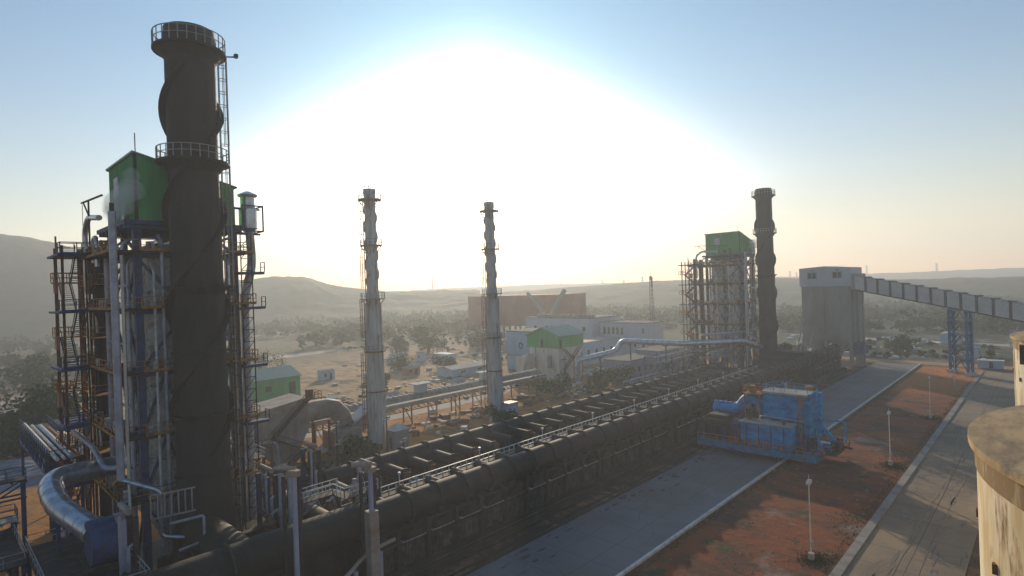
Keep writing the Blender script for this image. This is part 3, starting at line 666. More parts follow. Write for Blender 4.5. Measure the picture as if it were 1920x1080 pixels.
    for i in range(26): mb.bar((9.9, -0.6, 2+i*1.35), (11.1, -0.6, 2+i*1.35), 0.08); mb.bar((9.9, -0.6, 2+i*1.35), (11.1, -0.6, 3.35+i*1.35), 0.06)
    mb.build('ladder_frame', MT['dark'], t)
    for z in (32.6, 28.6, 22, 15.5):
        mb = MB(); mb.box(9.7, 12.4, -0.9, 0.2, z, z+0.3); rail(mb, [(12.4, -0.9, z+0.3), (12.4, 0.2, z+0.3)], w=0.08); mb.build('side_bracket', MT['blue'], t)
    # davit on the top landing
    mb = MB(); mb.bar((-2.2, 9.9, 35), (-2.2, 9.9, 41.4), 0.16); mb.bar((-2.2, 13.7, 41.5), (-2.2, 3.2, 41.0), 0.16); mb.bar((-2.2, 12.6, 41.4), (-2.2, 9.9, 39.6), 0.12); mb.bar((-2.2, 13.3, 41.3), (-2.2, 13.3, 38.2), 0.05); mb.build('davit', MT['dark'], t)
    mb = MB(); mb.box(-2.4, -1.2, 10.3, 12, 36.0, 36.3); mb.box(-2.0, -1.4, 10.8, 11.5, 35.0, 36.0); mb.build('valve_skid', MT['white'], t)
    # small fittings scattered over the floors
    rr = random.Random(3)
    for z, _ in LV:
        for k in range(9):
            y = rr.uniform(-0.5, 15); s = rr.uniform(0.25, 0.6)
            MB().box(-1.9, -1.9+s, y, y+s, z+0.1, z+0.1+s*2).build('valve_gear' if k % 2 else 'instrument_box', MT['rust' if k % 2 else 'white'], t)
            x = rr.uniform(0.5, 9)
            MB().box(x, x+s*0.6, -1.0, -0.6, z+0.1, z+0.3+s*1.6).build('instrument_box' if k % 2 else 'valve_gear', MT['white' if k % 2 else 'rust'], t)
    # base: plinth, hoppers and pumps
    mb = MB(); mb.box(-2.0, 11.0, -1.5, 12, 0, 1.0); mb.box(1, 4, -1.2, 1, 1, 3.2); mb.box(6, 8, -1.2, 0.6, 1, 2.6); mb.build('plinth', MT['dark'], t)
    return t
tw = tower()
dup(tw, (177.0, 70.7, 0), 'far green-topped boiler tower rising behind the dark batteries')

# steam curling off the near cabin
def steam(name, label, loc, blobs, dens):
    import bmesh
    bm = bmesh.new()
    for x, y, z, r in blobs:
        res = bmesh.ops.create_icosphere(bm, subdivisions=3, radius=r)
        for v in res['verts']:
            v.co *= 1+0.28*noise.noise(v.co*1.6+Vector((x, y, z))); v.co += Vector((x, y, z))
    me = bpy.data.meshes.new(name); bm.to_mesh(me); bm.free()
    o = bpy.data.objects.new(name, me); C.objects.link(o)
    rm = o.modifiers.new('join', 'REMESH'); rm.mode = 'VOXEL'; rm.voxel_size = 0.18
    m = bpy.data.materials.new('steam'); m.use_nodes = True; t_ = m.node_tree; t_.nodes.clear()
    o_ = t_.nodes.new('ShaderNodeOutputMaterial'); p = t_.nodes.new('ShaderNodeVolumePrincipled'); p.inputs['Color'].default_value = (1, 1, 1, 1)
    p.inputs['Density'].default_value = dens; p.inputs['Anisotropy'].default_value = 0.0
    t_.links.new(p.outputs[0], o_.inputs['Volume']); me.materials.append(m)
    o.location = loc; o['label'] = label; o['category'] = 'steam'; o['kind'] = 'stuff'
    return o
steam('steam_cloud', 'thin white steam curling against the green cabin above the near tower', (15.5, 68.6, 39.9), [(-0.8, 2.6, 0, 1.3), (-0.7, 1.0, 0.3, 1.5), (-0.6, -0.8, 0.5, 1.4), (-0.5, -2.6, 1.1, 1.2), (-0.7, -3.6, 2.4, 0.8), (-0.8, 4.2, -0.4, 0.9), (-0.5, 6.0, 0.2, 0.7)], 0.24)

steam('steam_cloud', 'small white puff of steam beside the cabin of the far boiler tower', (184.5, 69.6, 40.5), [(0, 0, 0, 1.0), (1.0, -0.2, 1.0, 1.2), (-0.8, -0.1, 1.6, 0.9), (1.6, -0.2, 2.2, 0.7)], 0.5)

# ------------------------------------------------------------------ pipework and frames in the left foreground
def pipe_thing(name, label, pts, r, m_, bend=1.0, bands=0, n=18, support=None):
    t = thing(name, label, 'pipe', pts[0]); o = Vector(pts[0])
    P = [Vector(p)-o for p in bendpath(pts, bend, 8)]
    MB().tube(P, r, n).build('pipe_shell', MT[m_], t, smooth=True)
    if bands:
        acc = 0; nxt = bands
        for a, b in zip(P[:-1], P[1:]):
            L = (b-a).length
            while acc+L > nxt:
                q = a.lerp(b, (nxt-acc)/L); d = (b-a).normalized(); MB().tube([q-d*0.07, q+d*0.07], r+0.03, n).build('pipe_band', MT['silver'], t, smooth=True); nxt += bands
            acc += L
    if support:
        for p in support:
            q = Vector(p)-o; mb = MB(); mb.bar(q, (q.x, q.y, -o.z), 0.3); mb.bar(q+Vector((0, -0.8, 0)), q+Vector((0, 0.8, 0)), 0.3); mb.build('support', MT['blue'], t)
    return t
pipe_thing('exhaust_duct', 'wide shiny metal elbow duct at the foot of the near tower, lower left', [(14.6, 74.4, 12.2), (8.6, 72.6, 12.8), (8.4, 67.4, 11.4), (10.3, 60.8, 10.0)], 1.0, 'silver', 3.4, bands=1.6, n=28, support=[(8.5, 67, 10.2)])
pipe_thing('service_pipe', 'pale pipe bending over the elbow duct in front of the near tower', [(12.4, 84, 15.0), (12.6, 74.5, 14.6), (12.8, 70.0, 13.0), (24, 66.5, 14.0)], 0.26, 'palepipe', 1.0)
pipe_thing('service_pipe', 'thin grey loop pipe beside the foot of the near stack', [(15.6, 59.5, 9.4), (18.2, 58.6, 9.6), (18.2, 58.6, 7.2), (16.2, 59.2, 6.8)], 0.13, 'palepipe', 0.3)
t = thing('pipe_grid', 'small grid of thin pipes beside the near stack foot', 'pipe', (14.6, 61.5, 9.6))
mb = MB(); mb.bar((0, 0, 2.2), (3.6, -0.8, 2.2), 0.12); mb.bar((0, 0, 0), (3.6, -0.8, 0), 0.12)
for i in range(7): mb.bar((i*0.55, -i*0.12, 0), (i*0.55, -i*0.12, 2.2), 0.1)
mb.build('pipe_bars', MT['sheet'], t)
def post_frame(label, u, v, h, n=2, gap=2.2, cap=True, m_='purple', xd=(0, 1)):
    t = thing('gas_valve_frame', label, 'steel frame', (u, v, 0), group='blue-grey valve frames in the foreground')
    for i in range(n):
        for j in range(2):
            x = xd[0]*i*gap+j*0.9*xd[1]; y = xd[1]*i*gap+j*0.9*xd[0]
            MB().bar((x, y, 0), (x, y, h), 0.42).build('post', MT[m_ if j == 0 else 'dark'], t)
    mb = MB(); mb.bar((-0.3, 0, h+0.2), (xd[0]*gap*(n-1)+0.9, xd[1]*gap*(n-1)+0.3, h+0.2), 0.34, 0.3); mb.tube([(0.4, -0.3, h+0.6), (0.4+xd[0]*2, xd[1]*2+0.6, h+0.6)], 0.26, 12); mb.build('head_beam', MT['brown'], t)
    mb = MB(); mb.bar((0, 0, h*0.6), (xd[0]*gap*(n-1), xd[1]*gap*(n-1), h*0.62), 0.2); mb.bar((0, 0, h*0.62), (xd[0]*gap*(n-1), xd[1]*gap*(n-1), h*0.95), 0.14)
    for k in range(5): mb.bar((0.9, 0.3, h*0.3+k*0.8), (0.2, 0.9, h*0.3+k*0.8), 0.12)
    mb.build('cross_brace', MT['dark'], t)
    mb = MB(); mb.bar((-0.4, -0.7, 0), (-0.4, -0.7, h*1.05), 0.18); mb.tube([(0.2, -0.5, h*0.4), (0.2, -0.5, h*0.8), (1.0, 0.5, h*0.8)], 0.16, 10); mb.build('riser_pipe', MT['palepipe'], t)
    return t
post_frame('tall blue-grey valve frame just right of the near stack, on the big duct', 25.6, 56.3, 11.6)
post_frame('blue-grey valve frame with a brown pipe on top, at the near end of the walkway', 34.0, 55.0, 10.4)
post_frame('valve frame standing behind the duct end, second from the near stack', 25.0, 60.5, 11.0, m_='blue')
post_frame('valve frame beside the rear flue duct end', 31.5, 63.5, 11.6, m_='blue')
post_frame('blue-grey frame at the bottom left below the near tower', 11.6, 57.6, 11.5, m_='purple')
post_frame('dark blue frame under the elbow duct', 10.6, 62.0, 9.5, m_='blue')
# slanted walk with rails on the duct cross-over
t = thing('walkway', 'bent walkway with pale handrails between the valve frames', 'walkway', (26, 55, 8.8))
mb = MB(); mb.box(0, 5.2, 1.0, 2.2, -0.1, 0); mb.box(4.0, 5.2, -1.4, 1.0, -0.1, 0); mb.box(5.2, 8.0, -1.4, -0.3, -0.1, 0)
for x, y in ((0.2, 1.2), (0.2, 2.1), (5.1, -1.3), (7.8, -1.3)): mb.bar((x, y, -8.8), (x, y, -0.1), 0.18)
mb.build('walkway_deck', MT['dark'], t)
mb = MB(); rail(mb, [(0, 2.2, 0), (5.2, 2.2, 0)], sp=0.8, w=0.08); rail(mb, [(0, 1.0, 0), (4.0, 1.0, 0), (4.0, -1.4, 0), (8, -1.4, 0)], sp=0.8, w=0.08); mb.build('handrail', MT['white'], t)
# brown and rusty drums with their pipes by the duct end
for i, (x, y, s) in enumerate(((28.2, 57.6, 1.0), (30.5, 58.2, 0.8), (27.0, 59.0, 1.2), (33.0, 58.5, 0.9), (35.2, 60.5, 1.1), (24.2, 58.4, 1.0), (29.8, 61.6, 0.9), (37.5, 59.8, 0.8))):
    t = thing('valve_drum', 'rust-brown valve drum on the duct cross-over, %s' % ['beside the bent walkway', 'by the end of the first branch pipe', 'between two valve frames', 'in front of the rear duct end', 'next to the second branch pipe', 'tight against the near stack', 'behind the bent walkway', 'beyond the second valve frame'][i], 'drum', (x, y, 5.6), group='rusty drums on the cross-over')
    MB().lathe([(s*0.6, 0), (s*0.7, 0.1), (s*0.7, 1.4*s), (s*0.3, 1.8*s), (s*0.2, 2.3*s)], n=14).build('drum_shell', MT['rust' if i % 2 else 'brown'], t, smooth=True)
    MB().tube([(0, 0, 2.0*s), (1.0*s, 0.3, 2.4*s), (1.6*s, 0.6, 1.0*s)], 0.14, 8).build('drum_pipe', MT['palepipe'], t)
t = thing('duct_crossover', 'dark duct linking the flue duct to the foot of the near stack', 'flue duct', (22, 53, 0))
MB().tube([(-2.6, 0, 6.4), (-2.6, 13, 6.4)], 1.9, 24).build('duct_shell', MT['soot'], t, smooth=True)
MB().tube([(6.6, 0, 6.2), (6.6, 13, 6.2)], 1.3, 24).build('duct_shell', MT['soot'], t, smooth=True)
mb = MB(); mb.box(-2, 8.5, 1, 13, 0, 4.9); mb.build('brick_base', MT['oven'], t)
mb = MB(); mb.box(-5, 9, 2, 2.8, 4.9, 5.3); mb.box(-5, 9, 9, 9.8, 4.9, 5.3); mb.build('saddle', MT['dark'], t)
t = dup(t, (181.9, 53, 0), 'dark duct linking the flue duct to the foot of the far stack')
# big main with pipe rail in the bottom middle
t = thing('supply_pipe', 'buff pipe on short posts along the front of the battery, bottom of the picture', 'pipe', (20, 49.5, 0))
MB().tube(bendpath([(0, -0.6, 2.6), (7, -0.5, 3.0), (10, 0.3, 4.4), (13.4, 0.3, 4.6)], 2), 0.2, 12).build('pipe_shell', MT['brown'], t, smooth=True)
mb = MB()
for x, h in ((1, 2.6), (4.4, 2.8), (8.4, 3.4), (11.2, 4.3)): MB().bar((x, -0.4, 0), (x, -0.4, h), 0.32).build('post', MT['purple'], t)
# open steel floors and gangways at the far left
def deck(label, loc, sx, sy, z, name='steel_deck', m_='dark', legs=True, railm='sheet', truss=False):
    t = thing(name, label, 'platform', loc)
    mb = MB(); mb.box(0, sx, 0, sy, z-0.12, z)
    k = max(2, int(sx/1.2))
    for i in range(k+1): mb.bar((sx*i/k, 0, z-0.25), (sx*i/k, sy, z-0.25), 0.16)
    mb.build('deck_plate', MT[m_], t)
    mb = MB(); rail(mb, [(0, 0, z), (sx, 0, z), (sx, sy, z), (0, sy, z), (0, 0, z)], w=0.07); mb.build('railing', MT[railm], t)
    mb = MB()
    for x in (0.2, sx-0.2):
        for y in (0.2, sy-0.2): MB().bar((x, y, 0), (x, y, z-0.2), 0.3).build('leg', MT['blue'], t)
    sides = [MB(), MB()]
    if truss:
        n_ = max(2, int(max(sx, sy)/3)); 
        for i in range(n_):
            if sx > sy:
                a, b = sx*i/n_, sx*(i+1)/n_
                for q_, y in enumerate((0, sy)): mb = sides[q_]; mb.bar((a, y, z-2), (b, y, z-0.3), 0.14); mb.bar((a, y, z-2), (a, y, z-0.3), 0.14); mb.bar((a, y, z-2), (b, y, z-2), 0.18)
            else:
                a, b = sy*i/n_, sy*(i+1)/n_
                for q_, x in enumerate((0, sx)): mb = sides[q_]; mb.bar((x, a, z-2), (x, b, z-0.3), 0.14); mb.bar((x, a, z-2), (x, a, z-0.3), 0.14); mb.bar((x, a, z-2), (x, b, z-2), 0.18)
    if truss:
        for mb in sides: mb.build('truss', MT['blue'], t)
    return t
deck('dark service floor with a rail under the elbow duct', (6.5, 53.5, 0), 6.0, 17, 7.2)
deck('blue truss gangway at the left edge behind the elbow duct', (-16, 84, 0), 24, 1.8, 10.5, 'gangway', 'dark', railm='blue', truss=True)
deck('lower truss gangway at the left edge', (-14, 76, 0), 20.5, 2.4, 8.4, 'gangway', 'sheet', railm='blue', truss=True)
deck('pipe-laden gangway running back from the near tower', (9.5, 79, 0), 3.0, 26, 13.0, 'pipe_bridge', 'dark', railm='blue', truss=True)
for i, (dx, r_, m_) in enumerate(((0.4, 0.2, 'cream'), (1.0, 0.16, 'white'), (1.6, 0.25, 'palepipe'), (2.3, 0.16, 'rail'))):
    pipe_thing('rack_pipe', '%s pipe lying on the pipe-laden gangway' % ['buff', 'thin white', 'thick pale', 'thin ochre'][i], [(9.5+dx, 77, 13.3+r_), (9.5+dx, 104-i*2, 13.3+r_)], r_, m_)
t = thing('tank_vessel', 'white horizontal tank seen behind the stair tower', 'tank', (12.6, 93, 11.5))
MB().tube([(0, 0, 0), (0, 0.5, 0), (0, 4.2, 0), (0, 4.7, 0)], [0.7, 1.45, 1.45, 0.7], 20).build('tank_shell', MT['cream'], t, smooth=True)
mb = MB(); mb.box(-1.2, 1.2, 0.8, 1.2, -11.5, -0.9); mb.box(-1.2, 1.2, 3.4, 3.8, -11.5, -0.9); mb.build('saddle', MT['dark'], t)

deck('broad dark floor with rails at the bottom left corner', (-14, 66.8, 0), 20.2, 12, 7.0)
t = thing('fan_casing', 'dark blue fan casing into which the shiny elbow duct runs', 'fan', (10.4, 59.2, 7.2))
MB().tube([(-0.9, 0.4, 2.4), (0.9, 0.4, 2.4)], 1.9, 24).build('casing', MT['blue'], t, smooth=True)
mb = MB(); mb.box(-1.2, 1.2, -1.2, 1.8, 0, 0.8); mb.build('base_frame', MT['dark'], t)
t = thing('pump_set', 'dark green and rusty pumps under the elbow duct', 'pump', (9.6, 62.5, 7.2))
MB().tube([(0, 0, 0.7), (2.2, 0.2, 0.7)], 0.55, 14).build('motor', MT['dark'], t, smooth=True)
MB().tube([(2.3, 0.2, 0.8), (3.1, 0.3, 0.8)], 0.8, 14).build('pump_case', MT['rust'], t, smooth=True)
mb = MB(); mb.box(-0.2, 3.3, -0.6, 0.9, 0, 0.2); mb.build('base_frame', MT['dark'], t)
for i, (x, y, h, top, lb) in enumerate(((22.7, 49.2, 14.0, 0, 'tall blue-grey post standing in front of the thick duct end, right of the near stack'), (30.4, 49.2, 12.4, 1, 'blue-grey post on a rusty brown pillar in front of the duct, below the walkway end'))):
    t = thing('steel_post', lb, 'post', (x, y, 0))
    MB().bar((0, 0, 8.6 if top else 0), (0, 0, h), 0.34).build('post_shaft', MT['purple'], t)
    MB().box(-0.5, 0.5, -0.5, 0.5, 0, 8.6 if top else 2.0).build('pillar', MT['brown' if top else 'rust'], t)
    mb = MB(); mb.box(-0.45, 0.45, -0.4, 0.4, h, h+0.5); mb.tube([(0.2, 0, h+0.7), (-1.2, 1.4, h+0.7)], 0.28 if top else 0.16, 12); mb.build('head_pipe', MT['brown'], t)
    mb = MB(); mb.bar((0.6, 0.4, 4), (0.6, 0.4, h), 0.3); mb.bar((-0.6, 0.8, 5), (-0.6, 0.8, h), 0.25); mb.build('companion_post', MT['dark'], t)
# ------------------------------------------------------------------ blue charging machine
t = thing('charging_machine', 'big bright blue oven charging machine standing across the concrete yard', 'machine', (96, 27.6, 0))
mb = MB(); mb.box(0, 10.5, 0, 19.6, 1.5, 2.0)
for y in (0.0, 5, 10.6, 15, 19.2): mb.box(0, 10.5, y, y+0.4, 1.0, 1.5)
mb.box(-0.12, 0, 0, 19.6, 1.0, 2.0); mb.build('underframe', MT['bluetrestle'], t)
for x, y in ((1.0, 6.0), (2.4, 6.0), (8.0, 6.0), (9.4, 6.0), (1.0, 18.9), (2.4, 18.9), (8.0, 18.9), (9.4, 18.9)):
    mb = MB(); mb.tube([(x, y-0.2, 0.55), (x, y+0.2, 0.55)], 0.5, 18); mb.build('wheel', MT['dark'], t)
mb = MB()
for i in range(4): mb.bar((1.0+i*2.6, 5.8, 1.0), (1.0+i*2.6, 5.8, 0.7), 0.5)
mb.bar((-0.1, 13.5, 1.2), (-0.3, 11.0, 0.25), 0.25); mb.build('bogie_frame', MT['blue'], t)
mb = MB(); mb.box(4.6, 9.0, 2.2, 9.4, 2.0, 10.4)
for i in range(7): mb.box(4.45, 4.6, 2.3+i*1.15, 2.42+i*1.15, 2.0, 10.4)
for z in (4.5, 6.6, 8.3): mb.box(4.4, 4.6, 2.2, 9.4, z, z+0.22)
mb.box(4.2, 9.1, 1.9, 2.2, 2.0, 10.9)
mb.build('main_housing', MT['bluebright'], t)
mb = MB(); mb.prism([(4.2, 10.4), (9.4, 10.4), (9.4, 10.62), (6.8, 11.0), (4.2, 10.75)], 'y', 2.0, 9.6); mb.build('housing_roof', MT['sheet'], t)
mb = MB(); mb.box(0.9, 3.6, 4.0, 12.0, 2.0, 5.8); mb.build('counter_housing', MT['bluebright'], t)
mb = MB(); mb.box(0.7, 3.8, 3.8, 12.2, 5.8, 5.98); mb.build('counter_top', MT['sheet'], t)
mb = MB(); mb.box(1.2, 5.2, 12.6, 18.8, 2.0, 5.2); mb.box(1.0, 1.2, 12.6, 18.8, 5.0, 5.2); mb.build('engine_room', MT['blue'], t)
mb = MB(); mb.tube(bendpath([(6.0, 9.4, 8.4), (6.0, 10.8, 8.8), (6.0, 12.8, 9.0), (6.0, 14.2, 6.9), (6.0, 18.8, 6.5)], 1.2, 6), 0.9, 18)
mb.build('gas_duct', MT['bluebright'], t, smooth=True)
for i in range(5): MB().tube([(6.0, 14.9+i*0.9, 6.0), (6.0, 14.9+i*0.9, 7.9)], 0.36, 12).build('duct_neck', MT['bluebright'], t, smooth=True)
mb = MB(); mb.tube(bendpath([(6.4, 9.4, 9.4), (6.4, 10.6, 9.4), (6.4, 10.6, 6.4)], 0.8), 0.7, 14); mb.build('down_duct', MT['bluebright'], t, smooth=True)
for x, y, z, s in ((4.0, 9.8, 2.0, 1.5), (0.3, 2.2, 2.0, 1.2), (3.9, 1.2, 2.0, 1.8), (0.4, 12.6, 2.0, 1.0), (2.6, 10.9, 6.0, 0.8), (1.6, 5.0, 6.0, 0.6)): MB().box(x, x+s*0.6, y, y+s*0.7, z, z+s).build('control_box', MT['dark' if s > 1 else 'rust'], t)
mb = MB(); mb.box(6.2, 7.0, 0.7, 1.4, 4.0, 11.0); mb.bar((6.6, 0.8, 5.4), (6.6, -1.8, 2.2), 0.6); mb.tube(bendpath([(6.6, 0.9, 6.6), (6.6, -2.6, 6.6), (6.6, -2.6, 3.4)], 0.6), 0.16, 10); mb.build('ram_mast', MT['bluebright'], t)
mb = MB(); mb.box(2.0, 9.5, -2.3, -0.6, 2.0, 2.2); mb.box(4.5, 6, -2.2, -0.9, 2.2, 3.6); mb.tube([(7.2, -1.6, 2.2), (7.2, -1.6, 3.8)], 0.5, 12); mb.bar((6, -3.6, 2.6), (6, -0.8, 2.9), 0.3); mb.build('end_gear', MT['dark'], t)
for x, y, z in ((1.5, -1.4, 2.2), (3.0, -1.0, 2.2), (4.0, 1.6, 2.0), (2.8, 1.0, 2.0)): MB().box(x, x+0.9, y, y+0.8, z, z+1.2).build('pump_unit', MT['dark' if x > 3 else 'blue'], t)
mb = MB(); rail(mb, [(0, 19.4, 2.0), (0, -0.6, 2.0), (9.5, -2.4, 2.0), (10.4, 0, 2.0), (10.4, 19, 2)], w=0.09, sp=1.2); mb.build('railing', MT['rail'], t)
mb = MB(); rail(mb, [(4.4, 9.8, 10.4), (4.4, 12.8, 10.2), (7.5, 12.8, 10.2), (7.5, 9.8, 10.4)], w=0.1, sp=0.8); mb.box(4.4, 7.5, 9.8, 12.8, 9.95, 10.1)
for x, y in ((4.6, 10.2), (4.6, 12.6), (7.4, 12.6)): mb.bar((x, y, 2), (x, y, 10.0), 0.2)
mb.build('upper_platform', MT['rail'], t)
MB().box(7.8, 8.8, 2.6, 3.6, 10.95, 11.6).build('winch', MT['rail'], t); MB().box(5, 5.8, 11, 12, 10.1, 11.4).build('winch', MT['rail'], t)
mb = MB(); mb.tube([(0.5, 14, 5.3), (0.5, 19, 5.3)], 0.5, 12); mb.box(1.5, 3.8, 14.5, 18, 5.2, 6.3); mb.build('engine_cowl', MT['dark'], t)
mb = MB(); rail(mb, [(4.3, 2.2, 11.0), (4.3, 9.3, 11.0), (9.2, 9.3, 10.8), (9.2, 2.2, 10.8)], w=0.07, h=0.9); mb.build('roof_railing', MT['bluebright'], t)
mb = MB(); ladder(mb, 4.2, 3.2, 2.0, 10.8, math.pi, 0.6, cage=True, w=0.06); mb.build('caged_ladder', MT['rail'], t)
for y in (5.0, 7.0, 9.0, 11.0): MB().box(0.84, 0.9, y-0.08, y+0.08, 2.2, 5.6).build('panel_rib', MT['blue'], t)
for i in range(5): MB().bar((0.2, 0.6+i*2.6, 2.0), (4.6, 1.2+i*2.2, 5.4), 0.12).build('stay', MT['dark'], t)
MB().tube(bendpath([(3.9, 2.6, 6.4), (3.9, 9.8, 6.6), (3.9, 9.8, 3.0)], 0.6), 0.14, 10).build('hydraulic_pipe', MT['palepipe'], t, smooth=True)
for y in (13.4, 15.4, 17.4): MB().box(1.0, 1.15, y, y+1.1, 2.6, 4.6).build('louvre', MT['dark'], t)
mb = MB()
for i in range(14): mb.bar((-0.12, 7.0+i*0.5, 2.0), (-0.12, 7.0+i*0.5, 3.3), 0.1)
mb.build('guard_bars', MT['rail'], t)

# ------------------------------------------------------------------ lamp posts on the red soil
def lamp():
    t = thing('flood_light_pole', 'slim pole with a white floodlight on the red soil, nearest of the row of four', 'street lamp', (65.0, 19.5, 0), group='floodlight poles on the red soil')
    MB().box(-0.26, 0.26, -0.26, 0.26, -0.1, 0.75).build('footing', MT['sheet'], t)
    mb = MB(); mb.tube([(0, 0, 0.9), (0, 0, 4.5), (0, 0, 8.3)], [0.085, 0.07, 0.05], 10); mb.build('pole', MT['cream'], t)
    mb = MB(); mb.box(-0.5, 0.5, -0.08, 0.08, 8.15, 8.3); mb.prism([(-0.52, 8.1), (-0.2, 8.0), (-0.14, 8.42), (-0.42, 8.5)], 'y', -0.22, 0.16); mb.prism([(0.15, 8.05), (0.46, 8.12), (0.42, 8.5), (0.12, 8.42)], 'y', -0.18, 0.2); mb.bar((0, 0, 8.3), (0, 0, 9.1), 0.05); mb.build('lamp_head', MT['white'], t)
    MB().box(-0.16, 0.16, -0.22, -0.06, 1.4, 2.0).build('switch_box', MT['sheet'], t)
    return t
l0 = lamp()
for u, l in ((105.2, 'floodlight pole on the red soil level with the blue machine, second of the row'), (145.1, 'floodlight pole on the red soil, third of the row, short of the conveyor trestle'), (185.3, 'farthest floodlight pole on the red soil, near the blue trestle')): dup(l0, (u, 19.5, 0), l)

# ------------------------------------------------------------------ coal tower and conveyor
t = thing('coal_tower', 'tall grey concrete coal tower with a white top storey over the ovens', 'coal tower', (214, 49.2, 0))
mb = MB(); mb.box(0, 13.5, 0, 8.0, 8.5, 26.8); mb.box(0, 13.5, 8.12, 15.2, 8.5, 26.8); mb.box(0.15, 13.4, 7.9, 8.2, 8.5, 26.8)
for x in (0, 12.3):
    for y in (0, 7.5, 14.2): mb.box(x, x+1.2, y, y+1.0, 0, 8.5)
for z in (12, 17, 22): mb.box(-0.08, 0, 0, 15.2, z, z+0.15)
mb.build('silo_wall', MT['silo'], t)
mb = MB(); mb.prism([(-0.4, 26.8), (15.6, 26.8), (15.6, 33.2), (7.5, 33.7), (-0.4, 33.0)], 'x', -0.5, 14.0)
mb.build('top_storey', MT['whitewall'], t)
for y in (2.4, 10.2):
    f = MB().box(-0.6, -0.5, y, y+2.6, 29.6, 31.6).build('window', MT['glass'], t)
    mb = MB(); mb.box(-0.68, -0.6, y-0.2, y+0.1, 29.4, 31.9); mb.box(-0.68, -0.6, y+1.2, y+1.4, 29.6, 31.6); mb.box(-0.68, -0.6, y+2.5, y+2.8, 29.4, 31.9); mb.box(-0.68, -0.6, y+0.7, y+1.9, 32.0, 32.6); mb.build('window_frame', MT['sheet'], f)
mb = MB()
for x in (0.3, 3.2): mb.bar((x, -2.6, 0), (x, -2.6, 30), 0.7); mb.bar((x, -1.0, 0), (x, -1.0, 28), 0.5)
for z in range(3, 29, 3): mb.bar((0.3, -2.6, z), (3.2, -2.6, z), 0.25); mb.bar((0.3, -2.6, z), (0.3, -0.3, z+1.5), 0.22)
mb.build('stair_shaft', MT['silo'], t)
MB().box(-0.4, 4.0, -3.6, -0.2, 25.5, 30.8).build('transfer_house', MT['sheet'], t)
MB().box(-0.5, 3.8, -3.2, -0.6, 4.2, 8.2).build('blue_cabin', MT['blue'], t)
mb = MB(); mb.prism([(0.8, 8.5), (7.2, 8.5), (5, 5.0), (3, 5.0)], 'x', 1, 12); mb.prism([(8.6, 8.5), (14.6, 8.5), (12.5, 5.0), (10.5, 5.0)], 'x', 1, 12); mb.build('hopper', MT['silo'], t)
mb = MB(); mb.bar((-10, 13.4, 5), (-0.2, 13.4, 15), 0.3); mb.bar((-10, 14.6, 5), (-0.2, 14.6, 15), 0.3); mb.bar((-8, 11.4, 5), (-0.2, 11.4, 12.5), 0.25); mb.build('stay_strut', MT['sheet'], t)
# conveyor gallery, falling away from the coal tower to the right edge
MT['joint'] = mat('dark_joint_frame', (0.11, 0.10, 0.12), 0.8)
A = Vector((214.5, 47.5, 25.7)); B = Vector((196.2, -6.0, 14.2)); w_ = 3.0; hgt = 4.3
t = thing('conveyor_gallery', 'long grey covered conveyor sloping from the coal tower to the right edge', 'conveyor', tuple(A))
D = B-A; side = D.cross(Vector((0, 0, 1))).normalized(); Ln = D.length
upv = Vector((0, 0, 1))
def gal(s0, s1, o0, o1, z0, z1, mb):
    a = D*(s0/Ln); b = D*(s1/Ln); vs = []
    for c in (a, b):
        for o_, z_ in ((o0, z0), (o1, z0), (o1, z1), (o0, z1)): vs.append(c+side*o_+upv*z_)
    mb.add(vs, [(0, 1, 2, 3), (7, 6, 5, 4)]+[(i, 4+i, 4+(i+1) % 4, (i+1) % 4) for i in range(4)])
nb = 15
for i in range(nb):
    mb = MB(); gal(Ln*i/nb+0.35, Ln*(i+1)/nb-0.35, -w_/2, w_/2, 0, hgt, mb); mb.build('side_panel', MT['gallery'], t)
    mb = MB(); gal(Ln*(i+1)/nb-0.345, Ln*(i+1)/nb+0.345, -w_/2-0.10, w_/2+0.10, -0.02, hgt-0.02, mb); gal(Ln*(i+1)/nb-0.5, Ln*(i+1)/nb+0.5, -w_/2-0.12, w_/2+0.12, hgt+0.02, hgt+0.4, mb); mb.build('joint_frame', MT['joint'], t)
mb = MB(); gal(0, Ln, -w_/2-0.1, w_/2+0.1, -0.35, -0.02, mb)
mb.build('gallery_floor', MT['dark'], t)
mb = MB()
for i in range(60): gal(Ln*i/60, Ln*(i+0.55)/60, -w_/2-0.08, w_/2+0.08, hgt+0.005, hgt+0.15, mb)
mb.build('roof_sheet', MT['sheet'], t)
t = thing('conveyor_trestle', 'tall bright blue trestle carrying the conveyor, on two white footings', 'trestle', (204.6, 17.6, 0))
PT = [((11.9, 5.2), 18.9), ((6.6, 0.2), 17.2)]
P2 = [((0.0, 1.2), (0.0, 1.2)), ]
legs = [(11.6, 5.0), (6.2, 0.4), (10.0, 5.9), (4.6, 1.3)]
for i, (x, y) in enumerate(legs):
    MB().bar((x, y, 1.0), (x, y, 19.3), 0.75).build('leg', MT['bluetrestle'], t)
    MB().box(x-0.8, x+0.8, y-0.8, y+0.8, 0, 1.0).build('footing', MT['white'], t)
mb = MB()
for k in range(5):
    z0 = 1.2+k*3.6; z1 = z0+3.5
    for a, b in ((0, 1), (2, 3), (0, 2), (1, 3)):
        (xa, ya), (xb, yb) = legs[a], legs[b]
        mb.bar((xa, ya, z1), (xb, yb, z1), 0.3); mb.bar((xa, ya, z0), ((xa+xb)/2, (ya+yb)/2, z1), 0.2); mb.bar((xb, yb, z0), ((xa+xb)/2, (ya+yb)/2, z1), 0.2)
mb.build('cross_brace', MT['blue'], t)
mb = MB(); mb.box(12.6, 15.2, -3.4, -0.6, 0.9, 2.6); 
